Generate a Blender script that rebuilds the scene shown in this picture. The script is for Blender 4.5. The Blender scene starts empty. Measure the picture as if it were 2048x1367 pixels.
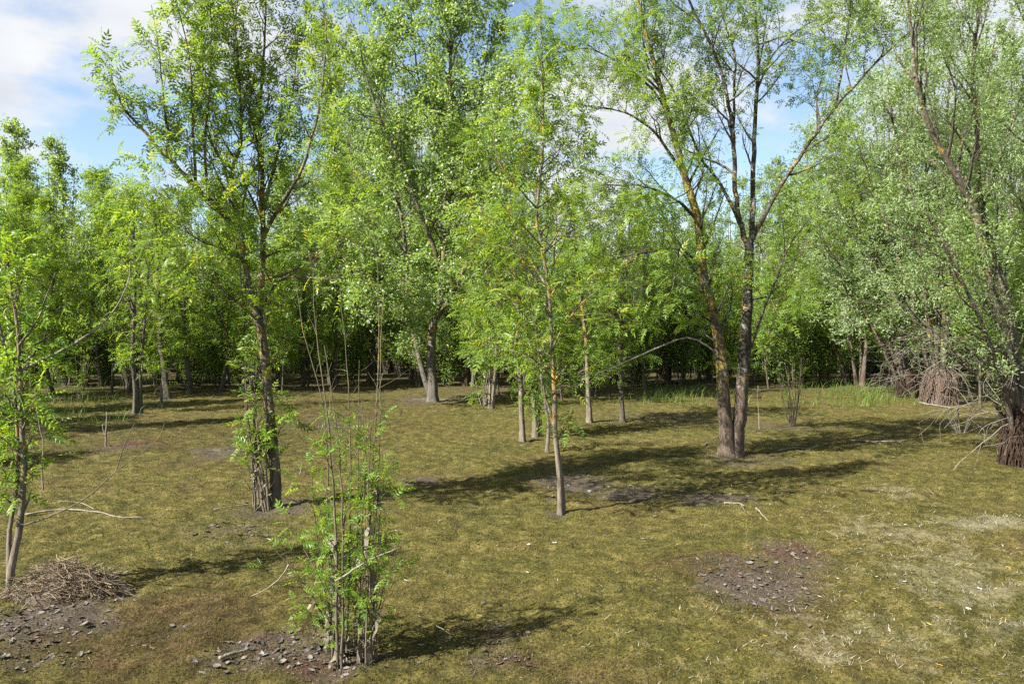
import bpy, math
import numpy as np
from mathutils import Vector, Matrix

# ------------------------------------------------------------------ camera, sky, sun, exposure
SC = bpy.context.scene
COL = SC.collection
CAM_H, FPX, HOR = 2.5, 1500.0, 650.0          # eye height (m), focal length and horizon row of the 2048 px photo
SUN_EL, SUN_AZ = math.radians(43), math.radians(240)   # sun stands to the left and a little behind the camera

cam_d = bpy.data.cameras.new('camera')
cam_d.sensor_width = 36.0
cam_d.lens = FPX / 2048 * 36
cam_d.clip_start, cam_d.clip_end = 0.1, 2000
cam = bpy.data.objects.new('camera', cam_d)
COL.objects.link(cam)
PITCH = math.atan((683.5 - HOR) / FPX)
cam.location = (0, 0, CAM_H)
cam.rotation_euler = (math.pi / 2 - PITCH, 0, 0)
SC.camera = cam

world = bpy.data.worlds.new('World')
SC.world = world
world.use_nodes = True
wn, wl = world.node_tree.nodes, world.node_tree.links
wn.clear()
w_out = wn.new('ShaderNodeOutputWorld')
w_bg = wn.new('ShaderNodeBackground')
w_bg.inputs['Strength'].default_value = 0.058
sky = wn.new('ShaderNodeTexSky')
sky.sky_type = 'NISHITA'
sky.sun_disc = False
sky.sun_elevation, sky.sun_rotation = SUN_EL, SUN_AZ
sky.air_density, sky.dust_density, sky.ozone_density = 1.0, 0.6, 1.5
tc = wn.new('ShaderNodeTexCoord')
sep = wn.new('ShaderNodeSeparateXYZ')
wl.new(tc.outputs['Generated'], sep.inputs[0])
zc = wn.new('ShaderNodeMath'); zc.operation = 'MAXIMUM'; zc.inputs[1].default_value = 0.0
wl.new(sep.outputs['Z'], zc.inputs[0])
za = wn.new('ShaderNodeMath'); za.operation = 'ADD'; za.inputs[1].default_value = 0.28
wl.new(zc.outputs[0], za.inputs[0])
vd = wn.new('ShaderNodeVectorMath'); vd.operation = 'DIVIDE'
wl.new(tc.outputs['Generated'], vd.inputs[0])
wl.new(za.outputs[0], vd.inputs[1])
cn = wn.new('ShaderNodeTexNoise')
cn.inputs['Scale'].default_value = 1.7
cn.inputs['Detail'].default_value = 9
cn.inputs['Roughness'].default_value = 0.56
cn.inputs['Distortion'].default_value = 0.25
mp = wn.new('ShaderNodeMapping')
mp.inputs['Location'].default_value = (0.65, 2.1, 0.0)
mp.inputs['Scale'].default_value = (1.0, 1.25, 1.0)
wl.new(vd.outputs[0], mp.inputs[0])
wl.new(mp.outputs[0], cn.inputs['Vector'])
cr = wn.new('ShaderNodeValToRGB')
cr.color_ramp.elements[0].position = 0.435
cr.color_ramp.elements[0].color = (0.03, 0.03, 0.03, 1)
cr.color_ramp.elements[1].position = 0.575
cr.color_ramp.elements[1].color = (0.97, 0.97, 0.97, 1)
wl.new(cn.outputs['Fac'], cr.inputs[0])
cn2 = wn.new('ShaderNodeTexNoise')
cn2.inputs['Scale'].default_value = 2.6
cn2.inputs['Detail'].default_value = 6
wl.new(mp.outputs[0], cn2.inputs['Vector'])
cc = wn.new('ShaderNodeValToRGB')            # sunlit cloud tops to grey cloud undersides
cc.color_ramp.elements[0].position = 0.35
cc.color_ramp.elements[0].color = (3.4, 3.6, 3.9, 1)
cc.color_ramp.elements[1].position = 0.62
cc.color_ramp.elements[1].color = (4.45, 4.48, 4.5, 1)
wl.new(cn2.outputs['Fac'], cc.inputs[0])
cmix = wn.new('ShaderNodeMix'); cmix.data_type = 'RGBA'
wl.new(cr.outputs[0], cmix.inputs[0])
wl.new(sky.outputs[0], cmix.inputs[6])
wl.new(cc.outputs[0], cmix.inputs[7])
wl.new(cmix.outputs[2], w_bg.inputs['Color'])
wl.new(w_bg.outputs[0], w_out.inputs[0])

sun_d = bpy.data.lights.new('sun', 'SUN')
sun_d.energy, sun_d.angle, sun_d.color = 5.0, math.radians(0.53), (1.0, 0.95, 0.86)
sun = bpy.data.objects.new('sun', sun_d)
COL.objects.link(sun)
SDIR = Vector((math.sin(SUN_AZ) * math.cos(SUN_EL), math.cos(SUN_AZ) * math.cos(SUN_EL), math.sin(SUN_EL)))
sun.rotation_euler = SDIR.to_track_quat('Z', 'Y').to_euler()
sun.location = (-20, -12, 25)

SC.view_settings.view_transform = 'Standard'
SC.view_settings.look = 'None'
SC.view_settings.gamma = 1.0
SC.view_settings.exposure = 1.95
SC.view_settings.use_curve_mapping = False
SC.render.engine = 'CYCLES'
SC.cycles.max_bounces = 10
SC.cycles.diffuse_bounces = 7
SC.cycles.glossy_bounces = 2
SC.cycles.transmission_bounces = 4
SC.cycles.use_denoising = False

# ------------------------------------------------------------------ numeric helpers
def norm(v):
    return v / np.maximum(np.linalg.norm(v, axis=-1, keepdims=True), 1e-9)

def h2(ix, iy, s):
    n = (ix * 374761393 + iy * 668265263 + s * 1442695041) & 0xFFFFFFFF
    n = ((n ^ (n >> 13)) * 1274126177) & 0xFFFFFFFF
    return ((n ^ (n >> 16)) & 0xFFFF) / 65535.0

def vn(x, y, s=0):
    x = np.asarray(x, float); y = np.asarray(y, float)
    ix = np.floor(x).astype(np.int64); iy = np.floor(y).astype(np.int64)
    fx, fy = x - ix, y - iy
    fx = fx * fx * (3 - 2 * fx); fy = fy * fy * (3 - 2 * fy)
    a = h2(ix, iy, s) * (1 - fx) + h2(ix + 1, iy, s) * fx
    b = h2(ix, iy + 1, s) * (1 - fx) + h2(ix + 1, iy + 1, s) * fx
    return a * (1 - fy) + b * fy

def fbm(x, y, s=0, o=4):
    t, a, f, tot = 0, 1.0, 1.0, 0
    for k in range(o):
        t = t + a * vn(x * f + 17.3 * k, y * f - 9.1 * k, s + k); tot += a; a *= .5; f *= 2.03
    return t / tot

def catmull(pts, n):
    pts = np.asarray(pts, float)
    if len(pts) == 2:
        t = np.linspace(0, 1, n)[:, None]
        return pts[0] * (1 - t) + pts[1] * t
    p = np.vstack([2 * pts[0] - pts[1], pts, 2 * pts[-1] - pts[-2]])
    seg = np.linalg.norm(np.diff(pts, axis=0), axis=1)
    cum = np.concatenate([[0], np.cumsum(seg)]); u = np.linspace(0, cum[-1], n)
    i = np.clip(np.searchsorted(cum, u, side='right') - 1, 0, len(seg) - 1)
    t = ((u - cum[i]) / np.maximum(seg[i], 1e-9))[:, None]
    p0, p1, p2, p3 = p[i], p[i + 1], p[i + 2], p[i + 3]
    return 0.5 * (2 * p1 + (p2 - p0) * t + (2 * p0 - 5 * p1 + 4 * p2 - p3) * t ** 2 + (3 * p1 - p0 - 3 * p2 + p3) * t ** 3)

# ------------------------------------------------------------------ terrain height and places
def dpt(py):
    return CAM_H * FPX / (py - HOR)

def spot(px, py):
    """ground position seen at that place of the photograph (flat-ground estimate)"""
    d = dpt(py)
    return ((px - 1024) / FPX * d, d)

def at(px, py, d):
    return np.array([(px - 1024) / FPX * d, d, CAM_H + (HOR - py) / FPX * d])

# bare mud, red algae and bleached algae patches: px, py, half-width px, half-height px, strength
MUD = [(1122, 1027, 24, 9, .7), (1465, 919, 60, 12, .6), (270, 829, 25, 5, .6), (334, 802, 25, 4, .6), (1180, 849, 20, 4, .5), (1246, 849, 20, 4, .5), (1046, 884, 20, 5, .5), (1072, 875, 20, 5, .5),
       (55, 1255, 130, 48, .9), (230, 1195, 70, 24, .6), (530, 1315, 130, 40, .85), (690, 1325, 90, 45, .9), (340, 1250, 60, 25, .35), (1500, 1160, 120, 50, .95),
       (1590, 1112, 80, 28, .8), (1140, 958, 75, 26, 1.0), (1290, 985, 110, 16, .9), (1440, 998, 75, 17, .9), (440, 908, 75, 13, .9),
       (240, 898, 55, 10, .8), (90, 1320, 120, 40, .5), (460, 1060, 130, 22, .6), (985, 1280, 90, 28, .5), (860, 800, 80, 10, .8), (830, 962, 40, 10, .8),
       (1350, 835, 200, 12, .5), (1560, 850, 90, 12, .6), (560, 1010, 90, 18, .8), (1500, 915, 80, 14, .5), (650, 850, 130, 22, .45), (1000, 1335, 120, 30, .5)]
RED = [(1615, 1108, 80, 26, .75), (1440, 1105, 60, 16, .6), (1490, 1145, 150, 40, .4), (1000, 1272, 40, 10, .9), (600, 1345, 90, 26, .8), (450, 1290, 120, 25, .5), (190, 1335, 40, 14, .9),
       (1040, 1330, 70, 14, .7), (250, 893, 60, 8, .8), (130, 938, 30, 5, .7), (1300, 955, 80, 10, .5), (270, 1175, 40, 10, .5), (560, 780, 300, 14, .25), (600, 850, 150, 30, .35), (300, 880, 150, 20, .3)]
DARK_AREAS = [(250, 1290, 330, 110, .9), (560, 1230, 220, 60, .5), (850, 1330, 260, 50, .7), (1420, 1160, 160, 55, .7), (600, 845, 220, 45, .6), (300, 870, 260, 40, .5), (1130, 1345, 300, 40, .4), (1250, 1060, 120, 25, .3)]  # broad areas where the ground colour is multiplied darker
PALE = [(1790, 985, 90, 17, .8), (1960, 1052, 110, 17, .95), (1830, 1085, 130, 16, .6), (1950, 1175, 90, 17, .9), (1990, 1255, 90, 20, .9), (1620, 1312, 140, 24, .85), (1870, 1320, 90, 18, .7),
        (1690, 1030, 50, 12, .6), (1760, 1110, 70, 12, .5), (1500, 1300, 60, 12, .4), (865, 798, 50, 5, .9), (420, 903, 60, 4, .6), (1900, 1130, 230, 110, .7), (1780, 1270, 340, 100, .62), (1560, 1330, 260, 40, .5), (1650, 1000, 200, 40, .35), (1350, 1250, 200, 60, .25), (900, 1010, 90, 6, .3)]

def mask(x, y, lst, seed, rough=0.55):
    m = np.zeros_like(x)
    w1 = (fbm(x * 2.1, y * 2.1, seed, 4) - .5); w2 = (fbm(x * 2.1 + 40, y * 2.1, seed + 9, 4) - .5)
    for px, py, hw, hh, s in lst:
        cx, cy = spot(px, py)
        rx = hw / FPX * cy; ry = max(abs(spot(px, py - hh)[1] - cy), abs(cy - spot(px, py + hh)[1]), .05)
        k = .35 / min(max(rx, ry), 1.0)
        q = np.sqrt(((x - cx) / rx + w1 * rough * (2 + k)) ** 2 + ((y - cy) / ry + w2 * rough * (2 + k)) ** 2)
        m = np.maximum(m, s * np.clip((1.5 - q) / 1.1, 0, 1))
    return m * np.clip(.35 + 1.5 * (fbm(x * 5, y * 5, seed + 3, 3) - .12), 0, 1)

def height(x, y):
    x = np.asarray(x, float); y = np.asarray(y, float)
    h = 0.16 * (fbm(x * .22, y * .22, 3, 3) - .5) + 0.06 * (fbm(x * .9, y * .9, 11, 3) - .5)
    return h

def detail(x, y, mud):
    lump = fbm(x * 4.5, y * 4.5, 21, 3)
    fine = fbm(x * 17, y * 17, 31, 3)
    d = .095 * (lump - .5) + .040 * (fine - .5)
    return d * (1 - .25 * mud) - .012 * mud + mud * .02 * (fbm(x * 26, y * 26, 41, 2) - .5)

def gz(x, y):
    return float(height(np.array([x]), np.array([y]))[0])

def G(px, py):
    x, y = spot(px, py)
    return np.array([x, y, gz(x, y)])

# ------------------------------------------------------------------ mesh helpers
class Geo:
    def __init__(s):
        s.V, s.Q, s.T, s.A, s.qm, s.tm = [], [], [], [], [], []; s.n = 0
    def add(s, V, Q=None, T=None, a=None, m=0):
        V = np.asarray(V, np.float32).reshape(-1, 3)
        if Q is not None and len(Q): s.Q.append(np.asarray(Q, np.int32) + s.n); s.qm.append(np.full(len(Q), m, np.int32))
        if T is not None and len(T): s.T.append(np.asarray(T, np.int32) + s.n); s.tm.append(np.full(len(T), m, np.int32))
        s.A.append(np.full(len(V), .5, np.float32) if a is None else np.asarray(a, np.float32).reshape(-1))
        s.V.append(V); s.n += len(V)
    def mesh(s, name, mats, off=(0, 0, 0), smooth=False):
        V = np.concatenate(s.V) - np.asarray(off, np.float32) if s.V else np.zeros((0, 3), np.float32)
        Q = np.concatenate(s.Q) if s.Q else np.zeros((0, 4), np.int32)
        T = np.concatenate(s.T) if s.T else np.zeros((0, 3), np.int32)
        me = bpy.data.meshes.new(name)
        me.vertices.add(len(V)); me.vertices.foreach_set('co', V.astype(np.float32).ravel())
        nl = Q.size + T.size
        me.loops.add(nl); me.loops.foreach_set('vertex_index', np.concatenate([Q.ravel(), T.ravel()]).astype(np.int32))
        me.polygons.add(len(Q) + len(T))
        st = np.concatenate([np.arange(len(Q)) * 4, Q.size + np.arange(len(T)) * 3]).astype(np.int32)
        me.polygons.foreach_set('loop_start', st)
        for m in (mats if isinstance(mats, (list, tuple)) else [mats]): me.materials.append(m)
        mi = np.concatenate((s.qm or []) + (s.tm or [])).astype(np.int32) if (s.qm or s.tm) else np.zeros(0, np.int32)
        me.polygons.foreach_set('material_index', mi)
        me.polygons.foreach_set('use_smooth', np.full(len(mi), bool(smooth)))
        at_ = me.attributes.new('rnd', 'FLOAT', 'POINT')
        at_.data.foreach_set('value', np.concatenate(s.A) if s.A else np.zeros(0, np.float32))
        me.update(calc_edges=True)
        return me

def link(name, data, parent=None, kind=None, **props):
    o = bpy.data.objects.new(name, data)
    COL.objects.link(o)
    if parent is not None: o.parent = parent
    if kind: o['kind'] = kind
    for k, v in props.items(): o[k] = v
    return o

def thing(name, label, cat, loc, group=None, rz=0):
    o = link(name, None); o.location = tuple(loc); o.rotation_euler = (0, 0, rz)
    o.empty_display_size = .2
    o['label'], o['category'] = label, cat
    if group: o['group'] = group
    return o

def tag(o, label, cat, group=None, kind=None):
    o['label'], o['category'] = label, cat
    if group: o['group'] = group
    if kind: o['kind'] = kind
    return o

def tubes(g, P, R, sides, a=None, m=0, flute=0, flare=0, rng=None, cap=False):
    """P (B,K,3) centre lines, R (B,K) radii"""
    P = np.asarray(P, float); R = np.asarray(R, float)
    B, K, _ = P.shape
    Tn = norm(np.gradient(P, axis=1))
    mean = norm(P[:, -1] - P[:, 0])
    ref = np.where(np.abs(mean[:, 2:3]) > .75, np.array([[1., .2, 0]]), np.array([[.1, .1, 1.]]))
    N = norm(ref[:, None] - (ref[:, None] * Tn).sum(-1, keepdims=True) * Tn)
    Bn = np.cross(Tn, N)
    ang = np.arange(sides) / sides * 2 * np.pi
    r = R[:, :, None] * np.ones(sides)
    if flute:
        ph = rng.uniform(0, 6.28, 4)
        zz = np.linspace(0, 1, K)[None, :, None]
        low = .35 + flare * np.exp(-zz * K * .28)
        r = r * (1 + flute * low * (np.sin(3 * ang + ph[0] + zz * 3) + .7 * np.sin(5 * ang + ph[1] - zz * 4) + .5 * np.sin(8 * ang + ph[2] + zz * 9)) + flute * .35 * (rng.random((B, K, sides)) - .5))
    V = P[:, :, None] + r[..., None] * (np.cos(ang)[:, None] * N[:, :, None] + np.sin(ang)[:, None] * Bn[:, :, None])
    idx = np.arange(B * K * sides).reshape(B, K, sides)
    q = np.stack([idx[:, :-1], np.roll(idx, -1, 2)[:, :-1], np.roll(idx, -1, 2)[:, 1:], idx[:, 1:]], -1).reshape(-1, 4)
    av = None if a is None else np.repeat(np.asarray(a), K * sides)
    if cap:
        V = np.concatenate([V.reshape(-1, 3), P[:, 0], P[:, -1]])
        c0 = B * K * sides + np.arange(B)[:, None]; c1 = c0 + B
        t0 = np.stack([np.broadcast_to(c0, (B, sides)), np.roll(idx, -1, 2)[:, 0], idx[:, 0]], -1).reshape(-1, 3)
        t1 = np.stack([np.broadcast_to(c1, (B, sides)), idx[:, -1], np.roll(idx, -1, 2)[:, -1]], -1).reshape(-1, 3)
        if av is not None: av = np.concatenate([av, np.asarray(a), np.asarray(a)])
        g.add(V, q, np.concatenate([t0, t1]), av, m)
    else:
        g.add(V, q, None, av, m)

def stroke(path, r0, r1, n=12, jit=0.0, rng=None, pw=1.0):
    P = catmull(path, n)
    if jit:
        e = (rng.random((n, 3)) - .5) * 2 * jit
        e[0] = 0; P = P + e
    t = np.linspace(0, 1, n)
    return P, r0 + (r1 - r0) * t ** pw

def tube_obj(name, path, r0, r1, mat, parent=None, off=(0, 0, 0), n=12, sides=8, jit=0, rng=None, flute=0, flare=0, cap=False, pw=1.0):
    P, R = stroke(path, r0, r1, n, jit, rng, pw)
    if flare: R = R * (1 + flare * .5 * np.exp(-np.arange(n) * .9))
    g = Geo(); tubes(g, P[None], R[None], sides, [rng.random() if rng is not None else .5], 0, flute, flare, rng, cap)
    return link(name, g.mesh(name, mat, off, True), parent)

def grow(rng, base, d, L, K, wig, up=0.0, down_end=0.0):
    P = np.zeros((len(base), K, 3)); P[:, 0] = base; d = norm(d)
    U = np.array([0, 0, 1.])
    for k in range(1, K):
        d = norm(d + wig * rng.normal(size=d.shape) + (up - down_end * k / K) * U)
        P[:, k] = P[:, k - 1] + d * (L / (K - 1))[:, None]
    return P

def spawn(rng, P, R, n, t0, t1, ang, asd=.18, bias=1.0):
    """n children on each parent: base, direction, place t, parent length, radius there"""
    B, K, _ = P.shape
    t = t0 + (t1 - t0) * ((np.arange(n)[None] + rng.random((B, n))) / n) ** bias
    f = t * (K - 1); i = np.clip(f.astype(int), 0, K - 2); u = (f - i)[..., None]
    bi = np.arange(B)[:, None]
    base = P[bi, i] * (1 - u) + P[bi, i + 1] * u
    tan = norm(P[bi, i + 1] - P[bi, i])
    rad = R[bi, i] * (1 - u[..., 0]) + R[bi, i + 1] * u[..., 0]
    rv = norm(np.cross(tan, rng.normal(size=tan.shape)))
    an = ang + asd * rng.normal(size=t.shape)
    d = np.cos(an)[..., None] * tan + np.sin(an)[..., None] * rv
    Lp = np.linalg.norm(np.diff(P, axis=1), axis=-1).sum(1)[:, None] * np.ones_like(t)
    return base.reshape(-1, 3), d.reshape(-1, 3), t.ravel(), Lp.ravel(), rad.ravel()

# leaf templates: verts, quads, tris (x along the leaf, y sideways, z normal), unit length
def leaflet(x, y, ang, L, W, near, droop=0.12):
    c, s = math.cos(ang), math.sin(ang)
    if near:
        raw = [(0, 0, 0), (.34, .5 * W, .07), (.72, .34 * W, .0), (1, 0, -droop), (.72, -.34 * W, .0), (.34, -.5 * W, .07)]
        q = [(0, 1, 2, 3), (0, 3, 4, 5)]
    else:
        raw = [(0, 0, 0), (.45, .5 * W, .05), (1, 0, -droop), (.45, -.5 * W, .05)]
        q = [(0, 1, 2, 3)]
    V = [(x + L * (c * a - s * b), y + L * (s * a + c * b), L * z) for a, b, z in raw]
    return V, q

def compound(pairs, near, seed, W=.40):
    r = np.random.default_rng(seed)
    V, Q = [], []
    def put(v, q):
        k = len(V); V.extend(v); Q.extend([tuple(i + k for i in f) for f in q])
    arc = lambda x: -.22 * x * x
    for i in range(pairs):
        x = .22 + .66 * i / max(pairs - 1, 1)
        Ls = (.30 if pairs > 3 else .36) * (1 - .25 * abs(i / max(pairs - 1, 1) - .55)) * r.uniform(.88, 1.1)
        for sg in (1, -1):
            v, q = leaflet(x, 0, sg * r.uniform(.85, 1.1), Ls, W * r.uniform(.85, 1.1), near)
            put([(a, b, c + arc(a) + .1 * abs(b)) for a, b, c in v], q)
    v, q = leaflet(.92, 0, r.uniform(-.15, .15), .33, W, near)
    put([(a, b, c + arc(a)) for a, b, c in v], q)
    if near:
        put([(0, .008, 0), (0, -.008, 0), (.5, -.007, arc(.5)), (.5, .007, arc(.5)), (1, -.004, arc(1.0)), (1, .004, arc(1.0))], [(0, 1, 2, 3), (3, 2, 4, 5)])
    return np.array(V), np.array(Q)

def simple(W, near=False, wide=.4, droop=.1, curl=.06):
    if near:
        V = [(0, 0, 0), (.22, .42 * W, curl), (.62, .42 * W, curl * .6), (1, 0, -droop), (.62, -.42 * W, curl * .6), (.22, -.42 * W, curl)]
        return np.array(V), np.array([(0, 1, 2, 3), (0, 3, 4, 5)])
    V = [(0, 0, 0), (wide, .5 * W, curl), (1, 0, -droop), (wide, -.5 * W, curl)]
    return np.array(V), np.array([(0, 1, 2, 3)])

ASH_NEAR = [compound(4, True, s) for s in range(5)]
ASH_MID = [compound(4, False, 20 + s) for s in range(3)]
ASH_FAR = [compound(3, False, 40 + s, .5) for s in range(2)]
POPLAR = [simple(.95, False, .3)]
WILLOW = [simple(.2, False, .42, .15)]
WILLOW_FAR = [simple(.30, False, .42, .15)]
SALLOW = [simple(.42, False, .5, .1)]

def frames(rng, n, d, droop, spread, up=.9):
    ax = norm(d * .7 + spread * rng.normal(size=(n, 3)) + np.array([0, 0, -droop]))
    nz = rng.normal(size=(n, 3)) * .55 + np.array([0, 0, up])
    nz = norm(nz - (nz * ax).sum(1, keepdims=True) * ax)
    return ax, np.cross(nz, ax), nz

def put_leaves(g, rng, temps, pos, ax, sd, nz, size, m=0, tone=None):
    which = rng.integers(0, len(temps), len(pos))
    a = rng.random(len(pos)) if tone is None else tone
    for k, (tv, tq) in enumerate(temps):
        s = which == k
        if not s.any(): continue
        z = size[s][:, None, None]
        V = pos[s][:, None] + z * (tv[None, :, 0:1] * ax[s][:, None] + tv[None, :, 1:2] * sd[s][:, None] + tv[None, :, 2:3] * nz[s][:, None])
        Q = (tq[None] + (np.arange(s.sum()) * len(tv))[:, None, None]).reshape(-1, 4)
        g.add(V, Q, None, np.repeat(a[s], len(tv)), m)

def along(rng, P, n, t0=.15, t1=1.0, bias=1.0):
    """n random places on the twigs P: position, direction"""
    B, K, _ = P.shape
    b = rng.integers(0, B, n); t = t0 + (t1 - t0) * rng.random(n) ** bias
    f = t * (K - 1); i = np.clip(f.astype(int), 0, K - 2); u = (f - i)[:, None]
    return P[b, i] * (1 - u) + P[b, i + 1] * u, norm(P[b, i + 1] - P[b, i])

# ------------------------------------------------------------------ materials
def new_mat(name):
    m = bpy.data.materials.new(name); m.use_nodes = True
    m.node_tree.nodes.clear()
    return m, m.node_tree.nodes, m.node_tree.links

def ramp(n, stops, interp='LINEAR'):
    r = n.new('ShaderNodeValToRGB'); e = r.color_ramp.elements
    r.color_ramp.interpolation = interp
    while len(e) < len(stops): e.new(.5)
    for el, (p, c) in zip(e, stops): el.position = p; el.color = (*c, 1)
    return r

def leaf_mat(name, stops, trans=.4, tcol=(1.5, 1.35, .55), under=None, rough=.42, spec=.45):
    m, n, l = new_mat(name)
    out = n.new('ShaderNodeOutputMaterial')
    at_ = n.new('ShaderNodeAttribute'); at_.attribute_name = 'rnd'
    cl = ramp(n, stops)
    l.new(at_.outputs['Fac'], cl.inputs[0])
    col = cl.outputs[0]
    if under:
        ge = n.new('ShaderNodeNewGeometry')
        mx = n.new('ShaderNodeMix'); mx.data_type = 'RGBA'
        l.new(ge.outputs['Backfacing'], mx.inputs[0]); l.new(col, mx.inputs[6]); mx.inputs[7].default_value = (*under, 1)
        col = mx.outputs[2]
    p = n.new('ShaderNodeBsdfPrincipled')
    p.inputs['Roughness'].default_value = rough
    p.inputs['Specular IOR Level'].default_value = spec
    l.new(col, p.inputs['Base Color'])
    tr = n.new('ShaderNodeBsdfTranslucent')
    mu = n.new('ShaderNodeMix'); mu.data_type = 'RGBA'; mu.blend_type = 'MULTIPLY'; mu.inputs[0].default_value = 1
    l.new(cl.outputs[0], mu.inputs[6]); mu.inputs[7].default_value = (*tcol, 1); mu.clamp_result = False
    l.new(mu.outputs[2], tr.inputs['Color'])
    ms = n.new('ShaderNodeMixShader'); ms.inputs[0].default_value = trans
    l.new(p.outputs[0], ms.inputs[1]); l.new(tr.outputs[0], ms.inputs[2])
    l.new(ms.outputs[0], out.inputs[0])
    return m

def bark_mat(name, dark, light, lichen=.0, lichen_col=(.23, .15, .035), grey=.0, mud=None, scale=1.0, mudh=1.3, bump=.6):
    m, n, l = new_mat(name)
    out = n.new('ShaderNodeOutputMaterial'); p = n.new('ShaderNodeBsdfPrincipled')
    p.inputs['Roughness'].default_value = .9; p.inputs['Specular IOR Level'].default_value = .2
    ge = n.new('ShaderNodeNewGeometry')
    mp = n.new('ShaderNodeMapping'); mp.inputs['Scale'].default_value = (22 * scale, 22 * scale, 5 * scale)
    l.new(ge.outputs['Position'], mp.inputs[0])
    no = n.new('ShaderNodeTexNoise'); no.inputs['Scale'].default_value = 1.0; no.inputs['Detail'].default_value = 7; no.inputs['Roughness'].default_value = .65
    l.new(mp.outputs[0], no.inputs['Vector'])
    cl = ramp(n, [(.32, dark), (.68, light)])
    l.new(no.outputs['Fac'], cl.inputs[0])
    col = cl.outputs[0]
    def layer(col, noise_scale, lo, hi, c, detail=6):
        q = n.new('ShaderNodeTexNoise'); q.inputs['Scale'].default_value = noise_scale; q.inputs['Detail'].default_value = detail; q.inputs['Roughness'].default_value = .7
        l.new(ge.outputs['Position'], q.inputs['Vector'])
        f = ramp(n, [(lo, (0, 0, 0)), (hi, (1, 1, 1))]); l.new(q.outputs['Fac'], f.inputs[0])
        mx = n.new('ShaderNodeMix'); mx.data_type = 'RGBA'
        l.new(f.outputs[0], mx.inputs[0]); l.new(col, mx.inputs[6]); mx.inputs[7].default_value = (*c, 1)
        return mx, f
    if grey:
        mx, f = layer(col, 9, .62 - .14 * grey, .68 - .1 * grey, (.20, .20, .175)); col = mx.outputs[2]
    if lichen:
        mx, f = layer(col, 6, .64 - .2 * lichen, .70 - .18 * lichen, lichen_col)
        sz = n.new('ShaderNodeSeparateXYZ'); l.new(ge.outputs['Position'], sz.inputs[0])
        mr = n.new('ShaderNodeMapRange'); mr.inputs['From Min'].default_value = .9; mr.inputs['From Max'].default_value = 1.7
        l.new(sz.outputs['Z'], mr.inputs['Value'])
        mm = n.new('ShaderNodeMath'); mm.operation = 'MULTIPLY'
        l.new(mr.outputs[0], mm.inputs[0]); l.new(f.outputs[0], mm.inputs[1]); l.new(mm.outputs[0], mx.inputs[0])
        col = mx.outputs[2]
    if mud:      # silt left by the flood on the lower trunk
        sz = n.new('ShaderNodeSeparateXYZ'); l.new(ge.outputs['Position'], sz.inputs[0])
        ad = n.new('ShaderNodeMath'); ad.operation = 'MULTIPLY_ADD'; ad.inputs[1].default_value = .9
        l.new(no.outputs['Fac'], ad.inputs[0]); l.new(sz.outputs['Z'], ad.inputs[2])
        mr = n.new('ShaderNodeMapRange'); mr.inputs['From Min'].default_value = mudh + .65; mr.inputs['From Max'].default_value = mudh + .25
        mr.inputs['To Max'].default_value = .75
        l.new(ad.outputs[0], mr.inputs['Value'])
        mdr = ramp(n, [(.3, tuple(.28 * c for c in mud)), (.65, mud)]); l.new(no.outputs['Fac'], mdr.inputs[0])
        mx = n.new('ShaderNodeMix'); mx.data_type = 'RGBA'
        l.new(mr.outputs[0], mx.inputs[0]); l.new(col, mx.inputs[6]); l.new(mdr.outputs[0], mx.inputs[7])
        col = mx.outputs[2]
    bp = n.new('ShaderNodeBump'); bp.inputs['Strength'].default_value = bump; bp.inputs['Distance'].default_value = .03
    l.new(no.outputs['Fac'], bp.inputs['Height']); l.new(bp.outputs[0], p.inputs['Normal'])
    l.new(col, p.inputs['Base Color']); l.new(p.outputs[0], out.inputs[0])
    return m

def plain_mat(name, stops, rough=.9, spec=.2, nscale=None, trans=0):
    m, n, l = new_mat(name)
    out = n.new('ShaderNodeOutputMaterial'); p = n.new('ShaderNodeBsdfPrincipled')
    p.inputs['Roughness'].default_value = rough; p.inputs['Specular IOR Level'].default_value = spec
    at_ = n.new('ShaderNodeAttribute'); at_.attribute_name = 'rnd'
    fac = at_.outputs['Fac']
    if nscale:
        ge = n.new('ShaderNodeNewGeometry'); q = n.new('ShaderNodeTexNoise'); q.inputs['Scale'].default_value = nscale; q.inputs['Detail'].default_value = 5
        l.new(ge.outputs['Position'], q.inputs['Vector'])
        mm = n.new('ShaderNodeMath'); mm.operation = 'ADD'; l.new(fac, mm.inputs[0]); l.new(q.outputs['Fac'], mm.inputs[1])
        hh = n.new('ShaderNodeMath'); hh.operation = 'MULTIPLY'; hh.inputs[1].default_value = .5; l.new(mm.outputs[0], hh.inputs[0]); fac = hh.outputs[0]
    cl = ramp(n, stops); l.new(fac, cl.inputs[0])
    l.new(cl.outputs[0], p.inputs['Base Color'])
    sh = p.outputs[0]
    if trans:
        tr = n.new('ShaderNodeBsdfTranslucent'); l.new(cl.outputs[0], tr.inputs['Color'])
        ms = n.new('ShaderNodeMixShader'); ms.inputs[0].default_value = trans
        l.new(sh, ms.inputs[1]); l.new(tr.outputs[0], ms.inputs[2]); sh = ms.outputs[0]
    l.new(sh, out.inputs[0])
    return m

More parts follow.
